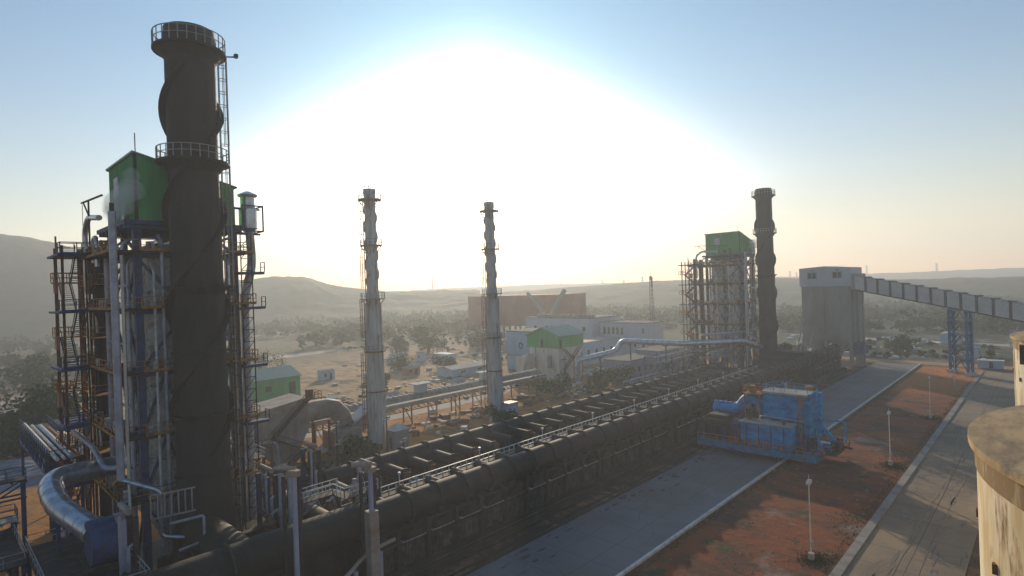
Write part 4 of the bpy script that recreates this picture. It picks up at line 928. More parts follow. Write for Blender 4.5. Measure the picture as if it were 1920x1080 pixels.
t2 = thing('site_cabin', 'small pale blue cabin on the scrub right of the blue trestle', 'cabin', (226, 12, 0)); MB().box(0, 3, 0, 6, 0.3, 2.6).build('wall', MT['paleblue'], t2); MB().box(-0.2, 3.2, -0.2, 6.2, 2.6, 2.75).build('roof', MT['whitewall'], t2); MB().box(-0.03, 0, 2.4, 3.3, 0.4, 2.3).build('door', MT['dark'], t2)

# ------------------------------------------------------------------ concrete tanks in the right foreground
def tank_mats():
    m = mat('weathered_tank', (0.80, 0.70, 0.50), 0.9, 0, (0.60, 0.44, 0.22), 0.45, stretch=(1.2, 1.2, 0.30), mix=(0.46, 0.62), col3=(0.20, 0.10, 0.03), scale3=0.40, mix3=(0.53, 0.60), bump=0.15, detail=9)
    # a grimy band under the rim
    return m
MT['tank'] = tank_mats()
MT['tanktop'] = mat('dusty_tank_roof', (0.52, 0.35, 0.17), 0.95, 0, (0.30, 0.20, 0.11), 0.35, stretch=(1, 2.5, 1), bump=0.15, col3=(0.17, 0.13, 0.09), scale3=0.3, mix3=(0.55, 0.70))
MT['grime'] = mat('grime_band', (0.26, 0.17, 0.075), 0.95, 0, (0.62, 0.48, 0.26), 0.7, stretch=(1.2, 1.2, 0.35), mix=(0.52, 0.66), detail=9)
def tank(label, cx, cy, r, zt, name='storage_tank'):
    t = thing(name, label, 'tank', (cx, cy, 0), group='weathered concrete tanks at the right edge')
    MB().lathe([(r, 0), (r, zt-1.4)], n=96, cap=False).build('tank_wall', MT['tank'], t, smooth=True)
    MB().lathe([(r, zt-1.4), (r+0.06, zt-1.35), (r+0.06, zt-0.35)], n=96, cap=False).build('rim_band', MT['grime'], t, smooth=True)
    MB().lathe([(r+0.06, zt-0.35), (r+0.28, zt-0.33), (r+0.28, zt-0.02), (r*0.5, zt+0.35), (0.5, zt+0.6)], n=96).build('tank_roof', MT['tanktop'], t, smooth=True)
    for k in range(8):
        a = R(90+k*20); MB().box((r)*math.cos(a)-0.12, (r)*math.cos(a)+0.12, (r)*math.sin(a)-0.12, (r)*math.sin(a)+0.12, zt-4.2-(k % 3)*0.5, zt-3.8-(k % 3)*0.5).build('pipe_stub', MT['rust'], t)
    return t
tank('wide weathered concrete tank cut off at the bottom right, nearest', 33.6, -11.2, 14.0, 22.9)
t = tank('second weathered concrete tank standing behind the nearest one', 84.5, -7.4, 11.0, 22.9)
MB().box(-5.4, -4.2, 9.5, 10.3, 20.2, 22.2).build('vent_opening', MT['soot'], t)

# ------------------------------------------------------------------ buildings behind
def windows(mb, x, ys, z0, z1, d=-0.04): 
    for y0, y1 in ys: mb.box(x+d, x, y0, y1, z0, z1)
def shed(name, label, cat, loc, sx, sy, h, rh, wm, rm, ridge='x', group=None, eave=0.5, windows_=None, door=None):
    t = thing(name, label, cat, loc, group=group)
    mb = MB()
    if ridge == 'x':
        mb.prism([(0, 0), (sy, 0), (sy, h), (sy/2, h+rh), (0, h)], 'x', 0, sx)
    else: mb.prism([(0, 0), (sx, 0), (sx, h), (sx/2, h+rh), (0, h)], 'y', 0, sy)
    mb.build('wall', MT[wm], t)
    mb = MB(); e = eave; k = rh/((sy if ridge == 'x' else sx)/2)
    S = sy if ridge == 'x' else sx; Lg = sx if ridge == 'x' else sy; ax = 'x' if ridge == 'x' else 'y'
    mb.prism([(-e, h-e*k+0.03), (S/2, h+rh+0.03), (S+e, h-e*k+0.03), (S+e, h-e*k+0.2), (S/2, h+rh+0.22), (-e, h-e*k+0.2)], ax, -e, Lg+e)
    mb.build('roof', MT[rm], t)
    for wdw in (windows_ or []):
        MB().box(*wdw).build('window', MT['glass'], t)
    if door: MB().box(*door).build('door', MT['dark'], t)
    return t
shed('green_shed', 'green sheet-metal shed with a pale ridged roof behind the near stack', 'shed', (44, 158.5, 0), 32, 14, 7.0, 2.2, 'green', 'greenroof', windows_=[(4+6*i, 5.6+6*i, -0.05, 0, 3.6, 5) for i in range(4)], door=(28.6, 30.6, -0.06, 0, 2.0, 5.4))
t = thing('screening_building', 'cream square building topped by a bright green gabled storey, right of the slim stacks', 'building', (139.5, 113.8, 0))
mb = MB(); mb.box(0.3, 12.2, 0.3, 12.6, 0, 10.4); mb.build('lower_wall', MT['cream'], t)
mb = MB(); mb.prism([(-0.2, 10.4), (13.2, 10.4), (13.2, 14.2), (6.5, 16.7), (-0.2, 14.2)], 'x', -0.2, 12.8); g = mb.build('upper_storey', MT['green'], t)
mb = MB(); mb.prism([(-0.8, 14.0), (6.5, 16.75), (13.8, 14.0), (13.8, 14.2), (6.5, 17.0), (-0.8, 14.2)], 'x', -0.7, 13.3); mb.build('roof', MT['greenroof'], g)
MB().box(-0.26, -0.2, 6.2, 7.2, 10.5, 13.0).build('door', MT['dark'], g); MB().box(0.2, 1.3, -0.26, -0.2, 10.4, 13.0).build('door', MT['dark'], g)
mb = MB()
for a, b, c, d in ((1, 5.5, 10.4, 6.8), (5.5, 1, 6.8, 3.4), (5.5, 10, 6.8, 10.4)):
    for y in (-0.5, -1.5): mb.bar((a, y, c), (b, y, d), 0.25)
for x in (1, 5.5, 10):
    mb.bar((x, -1.5, 0), (x, -1.5, 8), 0.22); mb.box(x-0.8, x+0.8, -1.6, -0.3, 6.75, 6.9)
mb.build('outside_stair', MT['dark'], t)
mb = MB(); mb.prism([(8.4, 8.8), (13.6, 7.6), (13.6, 2.2), (11.4, 2.2)], 'x', -5.5, -1.0); mb.build('dust_hopper', MT['cream'], t)
mb = MB(); mb.bar((-3, 12, 0), (-3, 12, 3), 0.4); mb.bar((-5, 12, 0), (-5, 12, 3), 0.4); mb.box(-1, -0.2, 3, 4, 4, 8); mb.build('duct_leg', MT['sheet'], t)
mb = MB(); mb.box(-0.05, 0.29, 9.9, 10.0, 0, 10.3); mb.build('wall_joint', MT['brown'], t)
# blue-white plant hall etc
def block(name, label, cat, loc, sx, sy, h, wm, rm='sheet', wins=(), rz=0, group=None, parapet=0.3, extra=None):
    t = thing(name, label, cat, loc, rz, group)
    MB().box(0, sx, 0, sy, 0, h).build('wall', MT[wm], t)
    MB().box(-0.3, sx+0.3, -0.3, sy+0.3, h, h+parapet).build('roof', MT[rm], t)
    for wq in wins:
        MB().box(*wq).build('window', MT['glass'], t)
    if extra: extra(t)
    return t
def winrow_x(n, x0, dx, w0, z0, z1): return [(x0+i*dx, x0+i*dx+w0, -0.05, 0, z0, z1) for i in range(n)]
def winrow_y(n, y0, dy, w0, z0, z1): return [(-0.05, 0, y0+i*dy, y0+i*dy+w0, z0, z1) for i in range(n)]
shed('storage_shed', 'long low shed with a pale flat roof between the two slim stacks', 'shed', (126, 150, 0), 22, 8, 2.6, 0.8, 'paleblue', 'sheet', windows_=[(4, 6, -0.05, 0, 1.0, 1.9), (12, 14, -0.05, 0, 1.0, 1.9)])
block('site_office', 'small white site office with two dark windows behind the low shed', 'cabin', (152, 184, 0), 5, 9.5, 3.0, 'whitewall', 'paleblue', winrow_y(2, 1.8, 3.8, 1.4, 1.1, 2.2))
block('guard_hut', 'tiny pale hut on the scrub left of the site office', 'hut', (148, 196.5, 0), 2.6, 3.2, 3.8, 'whitewall', 'brick', winrow_y(1, 1.0, 1, 1.0, 1.4, 2.4))
block('site_container', 'blue and white container seen right behind the left slim stack', 'container', (104, 163.5, 0), 2.6, 6.5, 2.7, 'whitewall', 'paleblue', winrow_y(2, 1.0, 3, 1.2, 1.0, 1.9))
block('plant_office', 'pale blue two-storey building with a round logo, left of the green-topped building', 'building', (151, 133, 0), 14, 15, 14.0, 'paleblue', 'darkroof', [(-0.05, 0, 3, 5.4, 1.6, 3.2), (-0.05, 0, 7.5, 9.6, 1.6, 3.2), (-0.05, 0, 2, 4, 10.5, 12)],
      extra=lambda t: (MB().box(-0.5, 0, -0.5, 15.3, 5.4, 5.7).build('floor_band', MT['sheet'], t),
                       MB().tube([(-0.12, 7.8+0.9*math.cos(a*0.42), 9.0+1.0*math.sin(a*0.42)) for a in range(9, 24)], 0.16, 8).build('wall_emblem', MT['dark'], t)))
def saw(t):
    for i in range(13):
        mb = MB(); y = 1+i*2.6
        mb.box(3, 5, y, y+1.2, 15.8, 17.2); mb.build('roof_vent', MT['brown'], t)
block('machine_hall', 'long white-blue hall with a row of roof vents behind the green-topped building', 'hall', (200, 145, 0), 22, 38, 15.6, 'whitewall', 'darkroof', winrow_y(5, 3, 7, 1.6, 10, 12), extra=saw)
def stains(t):
    mb = MB(); mb.box(-0.03, 0, 2, 15, 9.8, 13.2)
    for i in range(5): MB().box(-0.05, 0, 12+i*2.2, 13.2+i*2.2, 8.8, 11.8).build('window', MT['glass'], t)
block('office_block', 'white office block with a staircase wall behind the long silver pipe', 'building', (205, 120, 0), 12, 24, 13.6, 'whitewall', 'darkroof', winrow_y(2, 2, 4, 1.0, 4.0, 6.0)+[(-0.05, 0, 2, 3, 9.5, 11.5)], extra=stains)
block('store_building', 'low pale blue store with a brown roof edge right of the green-topped building', 'building', (166, 128, 0), 30, 8, 8.4, 'paleblue', 'brown', winrow_x(5, 3, 5, 1.4, 3.6, 5.6))
block('red_shed', 'huge hazy rust-red hall raised on columns behind the right slim stack', 'hall', (250, 206, 7), 30, 73, 18, 'brick', 'brick', parapet=0.4,
      extra=lambda t: [MB().box(x, x+1, y, y+1, -7, -0.01).build('column', MT['sheet'], t) for y in range(2, 72, 10) for x in (1, 27)] and None)
t = thing('leaning_conveyor', 'pair of pale slanting conveyors forming a V in front of the rust-red hall', 'conveyor', (232, 196, 0))
mb = MB(); mb.bar((0, 14, 27), (0, 1, 14), 1.3); mb.build('left_gallery', MT['sheet'], t); mb = MB(); mb.bar((0, -12, 28), (0, -1, 14), 1.6); mb.build('right_gallery', MT['sheet'], t)
MB().box(-1, 3, -2.5, 2.5, 0, 14).build('transfer_house', MT['sheet'], t)
for nm, lb, lc, a in (('sub_station', 'lilac-grey windowed building behind the far end of the oven battery, left half', (150, 95, 0), (17, 9, 6.2)), ('sub_station', 'taller lilac-grey windowed building behind the far end of the oven battery, right half', (167.4, 94, 0), (15, 9, 7.4))):
    block(nm, lb, 'building', lc, *a, 'purple', 'darkroof', winrow_x(4, 1.6, 3.6, 1.3, 2.4, 4.2))
block('white_kiosk', 'plain white box building at the right end of the lilac-grey pair', 'building', (176, 86, 0), 7, 5, 6.4, 'whitewall', 'darkroof')
# silver overhead pipe with its bends
pipe_thing('overhead_pipe', 'long shiny silver overhead pipe running to the far boiler tower', [(179.5, 66.0, 9.2), (168, 67.5, 12.0), (153, 78, 12.2), (152.6, 99.0, 12.2), (151.6, 100.6, 9.0), (142.0, 106.5, 7.2), (140.5, 107.3, 7.0), (140.4, 107.4, 0.5)], 0.85, 'silver', 1.8, bands=9, support=[(153, 84, 11.3), (152.8, 96, 11.3), (147, 103.5, 7.2)])
pipe_thing('overhead_pipe', 'shorter silver pipe lying above the long one near the far tower', [(160, 76, 14.2), (176, 70, 14.0), (186, 68.5, 14.4)], 0.4, 'silver', 1.0)
# cluttered pipe racks between the works and the buildings
rr = random.Random(11)
def pipe_rack(label, loc, L, wd, z, n, rz=0, levels=2):
    t = thing('pipe_rack', label, 'pipe rack', loc, rz)
    mb = MB(); k = max(2, int(L/6))
    for i in range(k+1):
        for y in (0, wd): mb.bar((L*i/k, y, 0), (L*i/k, y, z+1.2*levels), 0.28)
        for l in range(levels): mb.bar((L*i/k, 0, z+l*1.3), (L*i/k, wd, z+l*1.3), 0.25)
    for y in (0, wd): mb.bar((0, y, z+1.2*levels-0.2), (L, y, z+1.2*levels-0.2), 0.22)
    mb.build('steel_frame', MT['blue'], t)
    for i in range(n):
        y = wd*(i+0.7)/(n+0.4); l = i % levels; r = rr.uniform(0.1, 0.28); a = rr.uniform(0, L*0.2); b = rr.uniform(L*0.8, L)
        MB().tube([(a, y, z+0.14+l*1.3+r), (b, y, z+0.14+l*1.3+r)], r, 8).build('rack_pipe', MT[rr.choice(['palepipe', 'white', 'rust', 'silver', 'cream'])], t)
    return t
pipe_rack('pipe rack with pale pipes between the green-topped building and the far tower', (146, 82, 0), 34, 5, 6.5, 9)
pipe_rack('low pipe rack crossing in front of the lilac-grey buildings', (134, 86, 0), 34, 3.5, 2.0, 7, levels=1)
pipe_rack('pipe rack with many pipes behind the far dark stack', (182, 76, 0), 30, 6, 7.5, 9)
pipe_rack('low pipe rack left of the far boiler tower base', (158, 71, 0), 18, 6, 7.2, 8)
pipe_rack('pipe rack beyond the pale blue building, under the rust-red hall', (170, 172, 0), 60, 6, 6, 7)
# conveyor rack parallel to the battery
t = thing('belt_conveyor', 'long raised belt conveyor with a ribbed pale cover behind the slim stacks', 'conveyor', (38, 108, 0))
mb = MB(); mb.box(0, 86, -1.9, 1.9, 4.1, 4.5); mb.box(0, 86, -1.9, -1.75, 4.5, 5.0); mb.build('belt_frame', MT['sheet'], t)
mb = MB(); mb.prism([(-0.2, 5.05), (1.9, 5.05), (1.7, 5.9), (0.9, 6.25), (0.0, 5.9)], 'x', 0, 86)
for i in range(60): mb.box(i*1.44, i*1.44+0.5, -0.3, 2.0, 5.15, 6.4)
mb.build('belt_cover', MT['sheet'], t)
mb = MB()
for i in range(60): mb.bar((i*1.44, -1.9, 4.3), (i*1.44+1.44, -1.9, 3.2), 0.12)
mb.box(0, 86, -1.95, -1.85, 3.1, 3.3); mb.build('truss', MT['rail'], t)
for i in range(12):
    mb = MB(); x = 3+i*7.2
    for y in (-1.6, 1.6): mb.bar((x, y, 0), (x, y, 4.1), 0.25)
    mb.bar((x, -1.6, 0.6), (x, 1.6, 3.6), 0.15); mb.build('leg', MT['rust' if i % 2 else 'sheet'], t)
for x in (17, 42, 63): mb = MB(); mb.box(x, x+2.5, -0.5, 1.5, 6.4, 8.2); mb.box(x-1, x+3.8, -1, 2, 8.2, 8.45); mb.build('drive_house', MT['whitewall'], t)
strip('pale_track', [(55, 117), (75, 116.5), (95, 116), (115, 117), (128, 124)], [5, 6, 6.5, 6, 5], MT['track'])
strip('wide_track', [(-60, 250), (-20, 225), (10, 222), (32, 240), (60, 262), (100, 275), (160, 280)], [26, 30, 34, 22, 16, 14, 12], MT['track'])
strip('far_track', [(-80, 420), (0, 400), (60, 390), (140, 420), (220, 470)], [10, 9, 8, 8, 8], MT['track'])
strip('haul_road', [(229, -60), (231, 0), (233, 30), (236, 60), (246, 100)], [7, 8, 8, 7, 6], mat('orange_dirt', (0.42, 0.22, 0.10), 0.95, 0, (0.30, 0.20, 0.13), 0.12))
strip('coal_yard_track', [(290, -200), (292, -60), (300, 0), (310, 60), (330, 120)], [10, 9, 8, 8, 7], MT['track'])
# dust collector and ducts
t = thing('dust_collector', 'big weathered brown-grey duct and hopper with zigzag stairs, right of the near stack', 'dust collector', (44, 98, 0))
mb = MB(); mb.prism([(-6.5, 10.2), (4.2, 11.6), (4.6, 6.5), (1.5, 0.8), (-1.5, 0.8), (-7, 6)], 'y', 0, 7); mb.build('hopper', MT['brown'], t)
mb = MB(); mb.tube([(4.2, 3.5, 8.2), (9.4, 3.8, 8.2), (11.4, 3.6, 7.8), (12.4, 2.8, 6.4), (12.8, 2.0, 4.6)], [1.9, 1.9, 1.85, 1.8, 1.7], 24); mb.build('round_duct', MT['brown'], t, smooth=True)
mb = MB(); mb.prism([(-0.5, 0.2), (4.5, 0.2), (4.5, 4.4), (-0.5, 4.8)], 'y', -2.2, 2.0)
q = MB(); q.box(8.6, 14.2, -1.4, 3.2, 0.2, 4.4); q.build('fan_house', MT['brown'], t)
mb = MB()
for a, b in (((-2.6, -0.5, 5.6), (4.0, -0.5, 11.4)), ((-2.6, -0.5, 5.6), (3.2, -0.5, 2.6)), ((3.2, -0.5, 2.6), (-0.4, -0.5, 0.2))):
    for y in (-0.3, -1.2): mb.bar((a[0], y, a[2]), (b[0], y, b[2]), 0.14, 0.3); mb.bar((a[0], y, a[2]+1), (b[0], y, b[2]+1), 0.07)
    for k in range(12): p = Vector(a).lerp(Vector(b), k/12); mb.box(p.x, p.x+0.3, -1.2, -0.3, p.z, p.z+0.06)
mb.build('zigzag_stair', MT['dark'], t)
mb = MB(); mb.box(3.6, 6.2, -1.4, 1, 11.3, 11.5); rail(mb, [(3.6, -1.4, 11.5), (6.2, -1.4, 11.5), (6.2, 1, 11.5)], w=0.09); mb.box(4.0, 5.0, -0.8, 0.4, 11.5, 13.0); mb.build('top_platform', MT['rust'], t)
mb = MB(); mb.box(-11, -4, -4, -1, 5.2, 5.5); rail(mb, [(-11, -4, 5.5), (-4, -4, 5.5)], w=0.1)
for x in (-10.8, -7.5, -4.2): mb.bar((x, -3.8, 0), (x, -3.8, 5.2), 0.3)
mb.build('side_platform', MT['rust'], t)
mb = MB(); mb.tube(bendpath([(-6, -3, 5.8), (-3, -3, 5.6), (-2.6, -3, 1.6), (-6, -3, 1.0)], 1.0), 0.28, 12); mb.build('bypass_pipe', MT['palepipe'], t, smooth=True)
for x in (-6, -2, 5.4, 8.4):
    for y in (0.3, 6.7): MB().bar((x, y, 0), (x, y, 6.6), 0.35).build('support_leg', MT['rust'], t)
pipe_thing('process_pipe', 'cream curved pipes on an ochre platform left of the dust collector', [(33, 99, 10), (35.2, 99, 12.4), (38.2, 98, 12.2), (38.6, 97.6, 10)], 0.45, 'cream', 0.9)
deck('ochre platform under the cream curved pipes', (31, 95, 0), 7, 4, 9.6, 'steel_platform', 'rust', railm='rail')
deck('dark platform with blue-white slatted edge right of the near stack', (26.5, 80, 0), 6.5, 5, 7.8, 'steel_platform', 'dark', railm='palepipe')
t = thing('inclined_gallery', 'short inclined conveyor gallery with a white roof behind the left slim stack', 'conveyor', (52.5, 99.6, 0))
mb = MB(); mb.prism([(0, 0.3), (10.5, 7.4), (10.5, 4.2), (3.5, 0.2)], 'y', 0, 2.6); mb.build('gallery_side', MT['brown'], t)
mb = MB(); mb.prism([(-0.5, 0.35), (10.9, 7.9), (10.9, 8.2), (-0.5, 0.65)], 'y', -0.35, 3.0); mb.build('gallery_roof', MT['whitewall'], t)
MB().bar((6, 0.3, 0), (6, 0.3, 2.6), 0.25).build('leg', MT['dark'], t); MB().bar((9.4, 0.3, 0), (9.4, 0.3, 4.2), 0.25).build('leg', MT['dark'], t)
# lean poles and bits on the orange ground behind the battery
for i, (x, y, h) in enumerate(((47, 86, 9), (52, 74.5, 7), (58, 88, 7.5), (88, 104, 5), (135, 108, 9), (43, 78.5, 8))):
    t = thing('utility_pole', ['dark pole in front of the inclined gallery', 'short dark pole just behind the rear flue duct', 'thin pole in front of the left slim stack', 'low pole on the orange ground between the slim stacks', 'dark pole in front of the green-topped building', 'thin pole near the valve frames behind the rear duct'][i], 'pole', (x, y, 0))
    mb = MB(); mb.tube([(0, 0, 0), (0.1, 0, h)], [0.14, 0.09], 8); mb.build('pole_shaft', MT['dark'], t); mb = MB(); mb.box(-0.5, 0.6, -0.12, 0.12, h-0.6, h-0.4); mb.box(0.3, 0.8, -0.15, 0.2, h-0.3, h); mb.build('cross_arm', MT['sheet'], t)
mats_ = ['white', 'rust', 'dark', 'paleblue', 'brown', 'sheet', 'cream']
def junk(n, box, label, smin=0.5, smax=2.0, seed=1, name='scrap_heap'):
    r_ = random.Random(seed)
    mb = MB()
    for k in range(n):
        x = r_.uniform(box[0], box[1]); y = r_.uniform(box[2], box[3]); s = r_.uniform(smin, smax); a = r_.uniform(0, 3.14)
        ca, sa_ = math.cos(a), math.sin(a); h = s*r_.uniform(0.2, 0.7); l = s*r_.uniform(0.6, 1.6)
        P = [(x+ca*u*l/2-sa_*v*s/2, y+sa_*u*l/2+ca*v*s/2) for u, v in ((-1, -1), (1, -1), (1, 1), (-1, 1))]
        mb.prism(P, 'z', 0, h)
    return mb
for i, (n_, bx, m_, lb) in enumerate(((90, (150, 186, 100, 124), 'white', 'pale material heaped between the green-topped building and the lilac-grey ones'), (70, (62, 118, 96, 106), 'rust', 'rusty scrap scattered on the orange ground under the belt conveyor'),
        (80, (150, 230, 130, 200), 'cream', 'pale equipment strewn in front of the rust-red hall'), (60, (186, 215, 70, 84), 'white', 'pale fittings heaped behind the far flue duct'), (60, (150, 186, 70, 90), 'rust', 'rusty fittings heaped around the far tower base'), (60, (235, 330, -40, 100), 'whitewall', 'pale rubble scattered on the scrub beyond the coal tower'),
        (50, (90, 200, 170, 215), 'sheet', 'grey stacked materials on the tan ground'), (60, (120, 150, 78, 100), 'dark', 'dark machinery parts in front of the green-topped building'), (70, (38, 60, 84, 98), 'rust', 'rusty steel heaped in front of the dust collector'), (60, (24, 50, 70, 92), 'dark', 'dark clutter behind the rear duct end'))):
    o = junk(n_, bx, '', 0.4, 1.8 if bx[0] < 230 else 3.0, seed=40+i).build('scattered_material', MT[m_]); tag(o, lb, 'scrap', kind='stuff')

for i, (x, y, sx, sy, h, m_, lb) in enumerate(((86, 128, 3, 2.4, 2.6, 'whitewall', 'small white cabin on the tan ground behind the belt conveyor'), (112, 132, 4, 2.4, 2.4, 'paleblue', 'pale blue cabin beside the right end of the belt conveyor'), (120, 168, 6, 2.5, 2.6, 'brick', 'rust-red container behind the long low shed'),
        (74, 138, 2.4, 5, 2.4, 'sheet', 'grey container between the green shed and the left slim stack'), (97, 186, 5, 3, 2.8, 'paleblue', 'pale blue hut far behind the left slim stack'), (178, 150, 8, 4, 3.6, 'whitewall', 'white plant room just behind the pale blue two-storey building'),
        (140, 205, 7, 3, 3, 'whitewall', 'long white cabin beyond the tiny pale hut'), (255, 20, 6, 3, 3, 'whitewall', 'small white cabin on the scrub beyond the blue trestle'), (300, 30, 10, 6, 4, 'paleblue', 'pale blue shed far out on the scrub under the conveyor'), (420, -60, 30, 12, 6, 'brick', 'long reddish shed in the haze above the conveyor end'), (430, -95, 26, 12, 6, 'paleblue', 'pale blue shed in the haze right of the long reddish one'))):
    shed('site_hut', lb, 'hut', (x, y, 0), sx, sy, h, 0.5, m_, 'sheet', windows_=[(sx*0.2, sx*0.4, -0.05, 0, h*0.4, h*0.75)], door=(sx*0.6, sx*0.8, -0.05, 0, 0, h*0.8), eave=0.2)
for i, (bx, m_, n_, lb) in enumerate((((62, 130, 118, 150), 'dark', 110, 'dark spoil and debris strewn over the tan ground'), ((60, 130, 120, 160), 'cream', 60, 'pale boards and slabs lying on the tan ground'), ((66, 140, 92, 112), 'cream', 60, 'pale planks under the belt conveyor'), ((150, 190, 96, 120), 'paleblue', 60, 'bluish equipment beside the lilac-grey buildings'), ((240, 300, -30, 60), 'cream', 80, 'pale debris on the scrub beyond the trestle'))):
    o = junk(n_, bx, '', 0.3, 1.3, seed=90+i).build('scattered_material', MT[m_]); tag(o, lb, 'debris', kind='stuff')
# ------------------------------------------------------------------ trees and woodland
def crown(mb, c, r, n, leaf, rg, flat=0.75, clumps=7):
    cs = [(c[0]+rg.gauss(0, r*0.42), c[1]+rg.gauss(0, r*0.42), c[2]+rg.gauss(0, r*0.30*flat), r*rg.uniform(0.35, 0.6)) for _ in range(clumps)]
    for _ in range(n):
        q = rg.choice(cs); v = Vector((rg.gauss(0, 1), rg.gauss(0, 1), rg.gauss(0, 0.8))).normalized()*q[3]*rg.uniform(0.55, 1.05)
        p = Vector(q[:3])+v; s = leaf*rg.uniform(0.6, 1.4)
        a = Vector((rg.gauss(0, 1), rg.gauss(0, 1), rg.gauss(0, 0.6))).normalized(); b = a.cross(Vector((rg.gauss(0, 1), rg.gauss(0, 1), rg.gauss(0, 1)))).normalized()
        mb.v += [tuple(p+a*s), tuple(p+b*s*0.7), tuple(p-a*s), tuple(p-b*s*0.7)]; k = len(mb.v); mb.f.append((k-4, k-3, k-2, k-1))
def tree(label, loc, h, r, n=900, leaf=0.35, seed=1, group=None, lean=0, name='broadleaf_tree'):
    rg = random.Random(seed); t = thing(name, label, 'tree', loc, group=group)
    mb = MB(); mb.tube([(0, 0, -0.2), (lean*0.3, 0, h*0.25), (lean, 0.1, h*0.6)], [r*0.09, r*0.07, r*0.04], 8)
    for k in range(5):
        a = k*1.3+seed; mb.tube([(lean*0.4, 0, h*(0.28+0.05*k)), (lean*0.5+math.cos(a)*r*0.55, math.sin(a)*r*0.55, h*(0.55+0.06*k))], [r*0.045, r*0.02], 6)
    mb.build('trunk', MT['trunk'], t)
    mb = MB(); crown(mb, (lean, 0, h*0.62), r, n, leaf, rg, clumps=9); mb.build('crown', MT['leaf'], t)
    return t
tree('nearest broad tree with spreading boughs at the left edge beside the near tower', (19.0, 150.0, 0), 12, 9.0, 5200, 0.42, 3)
tree('lower bushy tree at the foot of the broad tree at the left edge', (11.5, 152.0, 0), 5.0, 7.5, 3200, 0.42, 5)
for i, (x, y, h, r, lb) in enumerate(((0, 210, 9, 9, 'rounded tree at the far left edge, beyond the pale track'), (12, 222, 10, 9, 'dense tree just right of the rounded tree at the far left edge'), (24, 232, 9, 8, 'tree behind the stair tower, beyond the pale track'),
        (78, 240, 9, 7, 'grey-green tree behind the green shed, left of two'), (92, 226, 7, 5.5, 'smaller tree behind the right end of the green shed'), (172, 222, 12, 10, 'tall leafy tree beyond the site office'), (160, 232, 9, 7, 'bush-like tree left of the tall leafy tree'), (192, 205, 9, 8, 'tree right of the site office behind the right slim stack'),
        (139, 168, 4, 4, 'low green bush left of the low shed'), (127, 183, 4, 6, 'wide low bush near the tiny hut'), (98, 150, 3, 3, 'small bush right of the left slim stack'),
        (130, 92, 6, 5, 'green tree in front of the screening building'), (118, 98, 5, 4.5, 'bush between the right slim stack and the screening building'), (145, 96, 5, 4.5, 'bush under the silver pipe'), (54, 90, 4, 3.5, 'dusty bush at the foot of the left slim stack'), (46, 80, 3.5, 3.0, 'dusty bush behind the rear duct end'), (89, 89, 3, 2.5, 'small bush at the foot of the right slim stack'),
        (252, 62, 6, 7, 'dark tree right of the coal tower foot'), (262, 45, 5, 6, 'dark bush beyond the end of the yard'))):
    tree(lb, (x, y, 0), h, r, 1500, 0.45 if r > 6 else 0.3, 20+i)
def wood(name, label, cells, seed, leaf=1.3, per=46, hh=(6, 11)):
    rg = random.Random(seed); mb = MB()
    for x0, x1, y0, y1, n in cells:
        for _ in range(n):
            x = rg.uniform(x0, x1); y = rg.uniform(y0, y1); h = rg.uniform(*hh); r = h*rg.uniform(0.45, 0.75)
            if noise.noise(Vector((x*0.012, y*0.012, 5))) < -0.08: continue
            crown(mb, (x, y, h*0.5), r, per, leaf, rg, clumps=4)
    o = mb.build(name, MT['leaf'] if seed % 2 else MT['scrub']); tag(o, label, 'woodland', kind='stuff'); return o
wood('woodland', 'dense hazy woodland covering the plain on the left', [(-260, 240, 290, 420, 420), (-300, 420, 430, 640, 620)], 1)
wood('woodland', 'hazy woodland in the middle distance behind the halls', [(250, 520, 230, 520, 460), (420, 800, 260, 600, 380)], 3)
wood('woodland', 'dark woodland stretching behind the coal tower and conveyor', [(330, 520, -120, 240, 560), (520, 820, -200, 280, 520)], 5)
wood('brushwood', 'low brush on the rough ground beyond the concrete yard', [(240, 320, -60, 120, 300)], 2, 0.6, 40, (1.2, 3.0))
wood('shrub_patch', 'low scrub dotted over the tan ground behind the shed', [(60, 230, 205, 280, 160), (90, 200, 128, 205, 70)], 4, 0.5, 36, (1.0, 2.4))
def grass(name, label, spots, seed):
    rg = random.Random(seed); mb = MB()
    for cx, cy, rx, ry, n in spots:
        for _ in range(n):
            x = cx+rg.gauss(0, rx); y = cy+rg.gauss(0, ry); a = rg.uniform(0, 6.28); h = rg.uniform(0.06, 0.22); q = rg.uniform(0.04, 0.10)
            mb.v += [(x-q*math.cos(a), y-q*math.sin(a), 0), (x+q*math.cos(a), y+q*math.sin(a), 0), (x+rg.uniform(-.1, .1), y+rg.uniform(-.1, .1), h)]; k = len(mb.v); mb.f.append((k-3, k-2, k-1))
    o = mb.build(name, MT['scrub']); tag(o, label, 'grass', kind='stuff')
grass('grass_patch', 'tufts of weeds along the kerbs and round the lamp footings', [(65.2, 19.2, 0.9, 0.7, 900), (105, 19.0, 1.4, 1.0, 900), (145, 19.2, 1.6, 1.0, 700)]+[(48+i*5.3, 32.2, 2.0, 0.30, 110) for i in range(34)]+[(66+i*6, 17.8, 2.2, 0.3, 60) for i in range(22)]+[(80, 18.6, 3, 1.2, 260), (112, 20, 3, 1, 200)], 8)
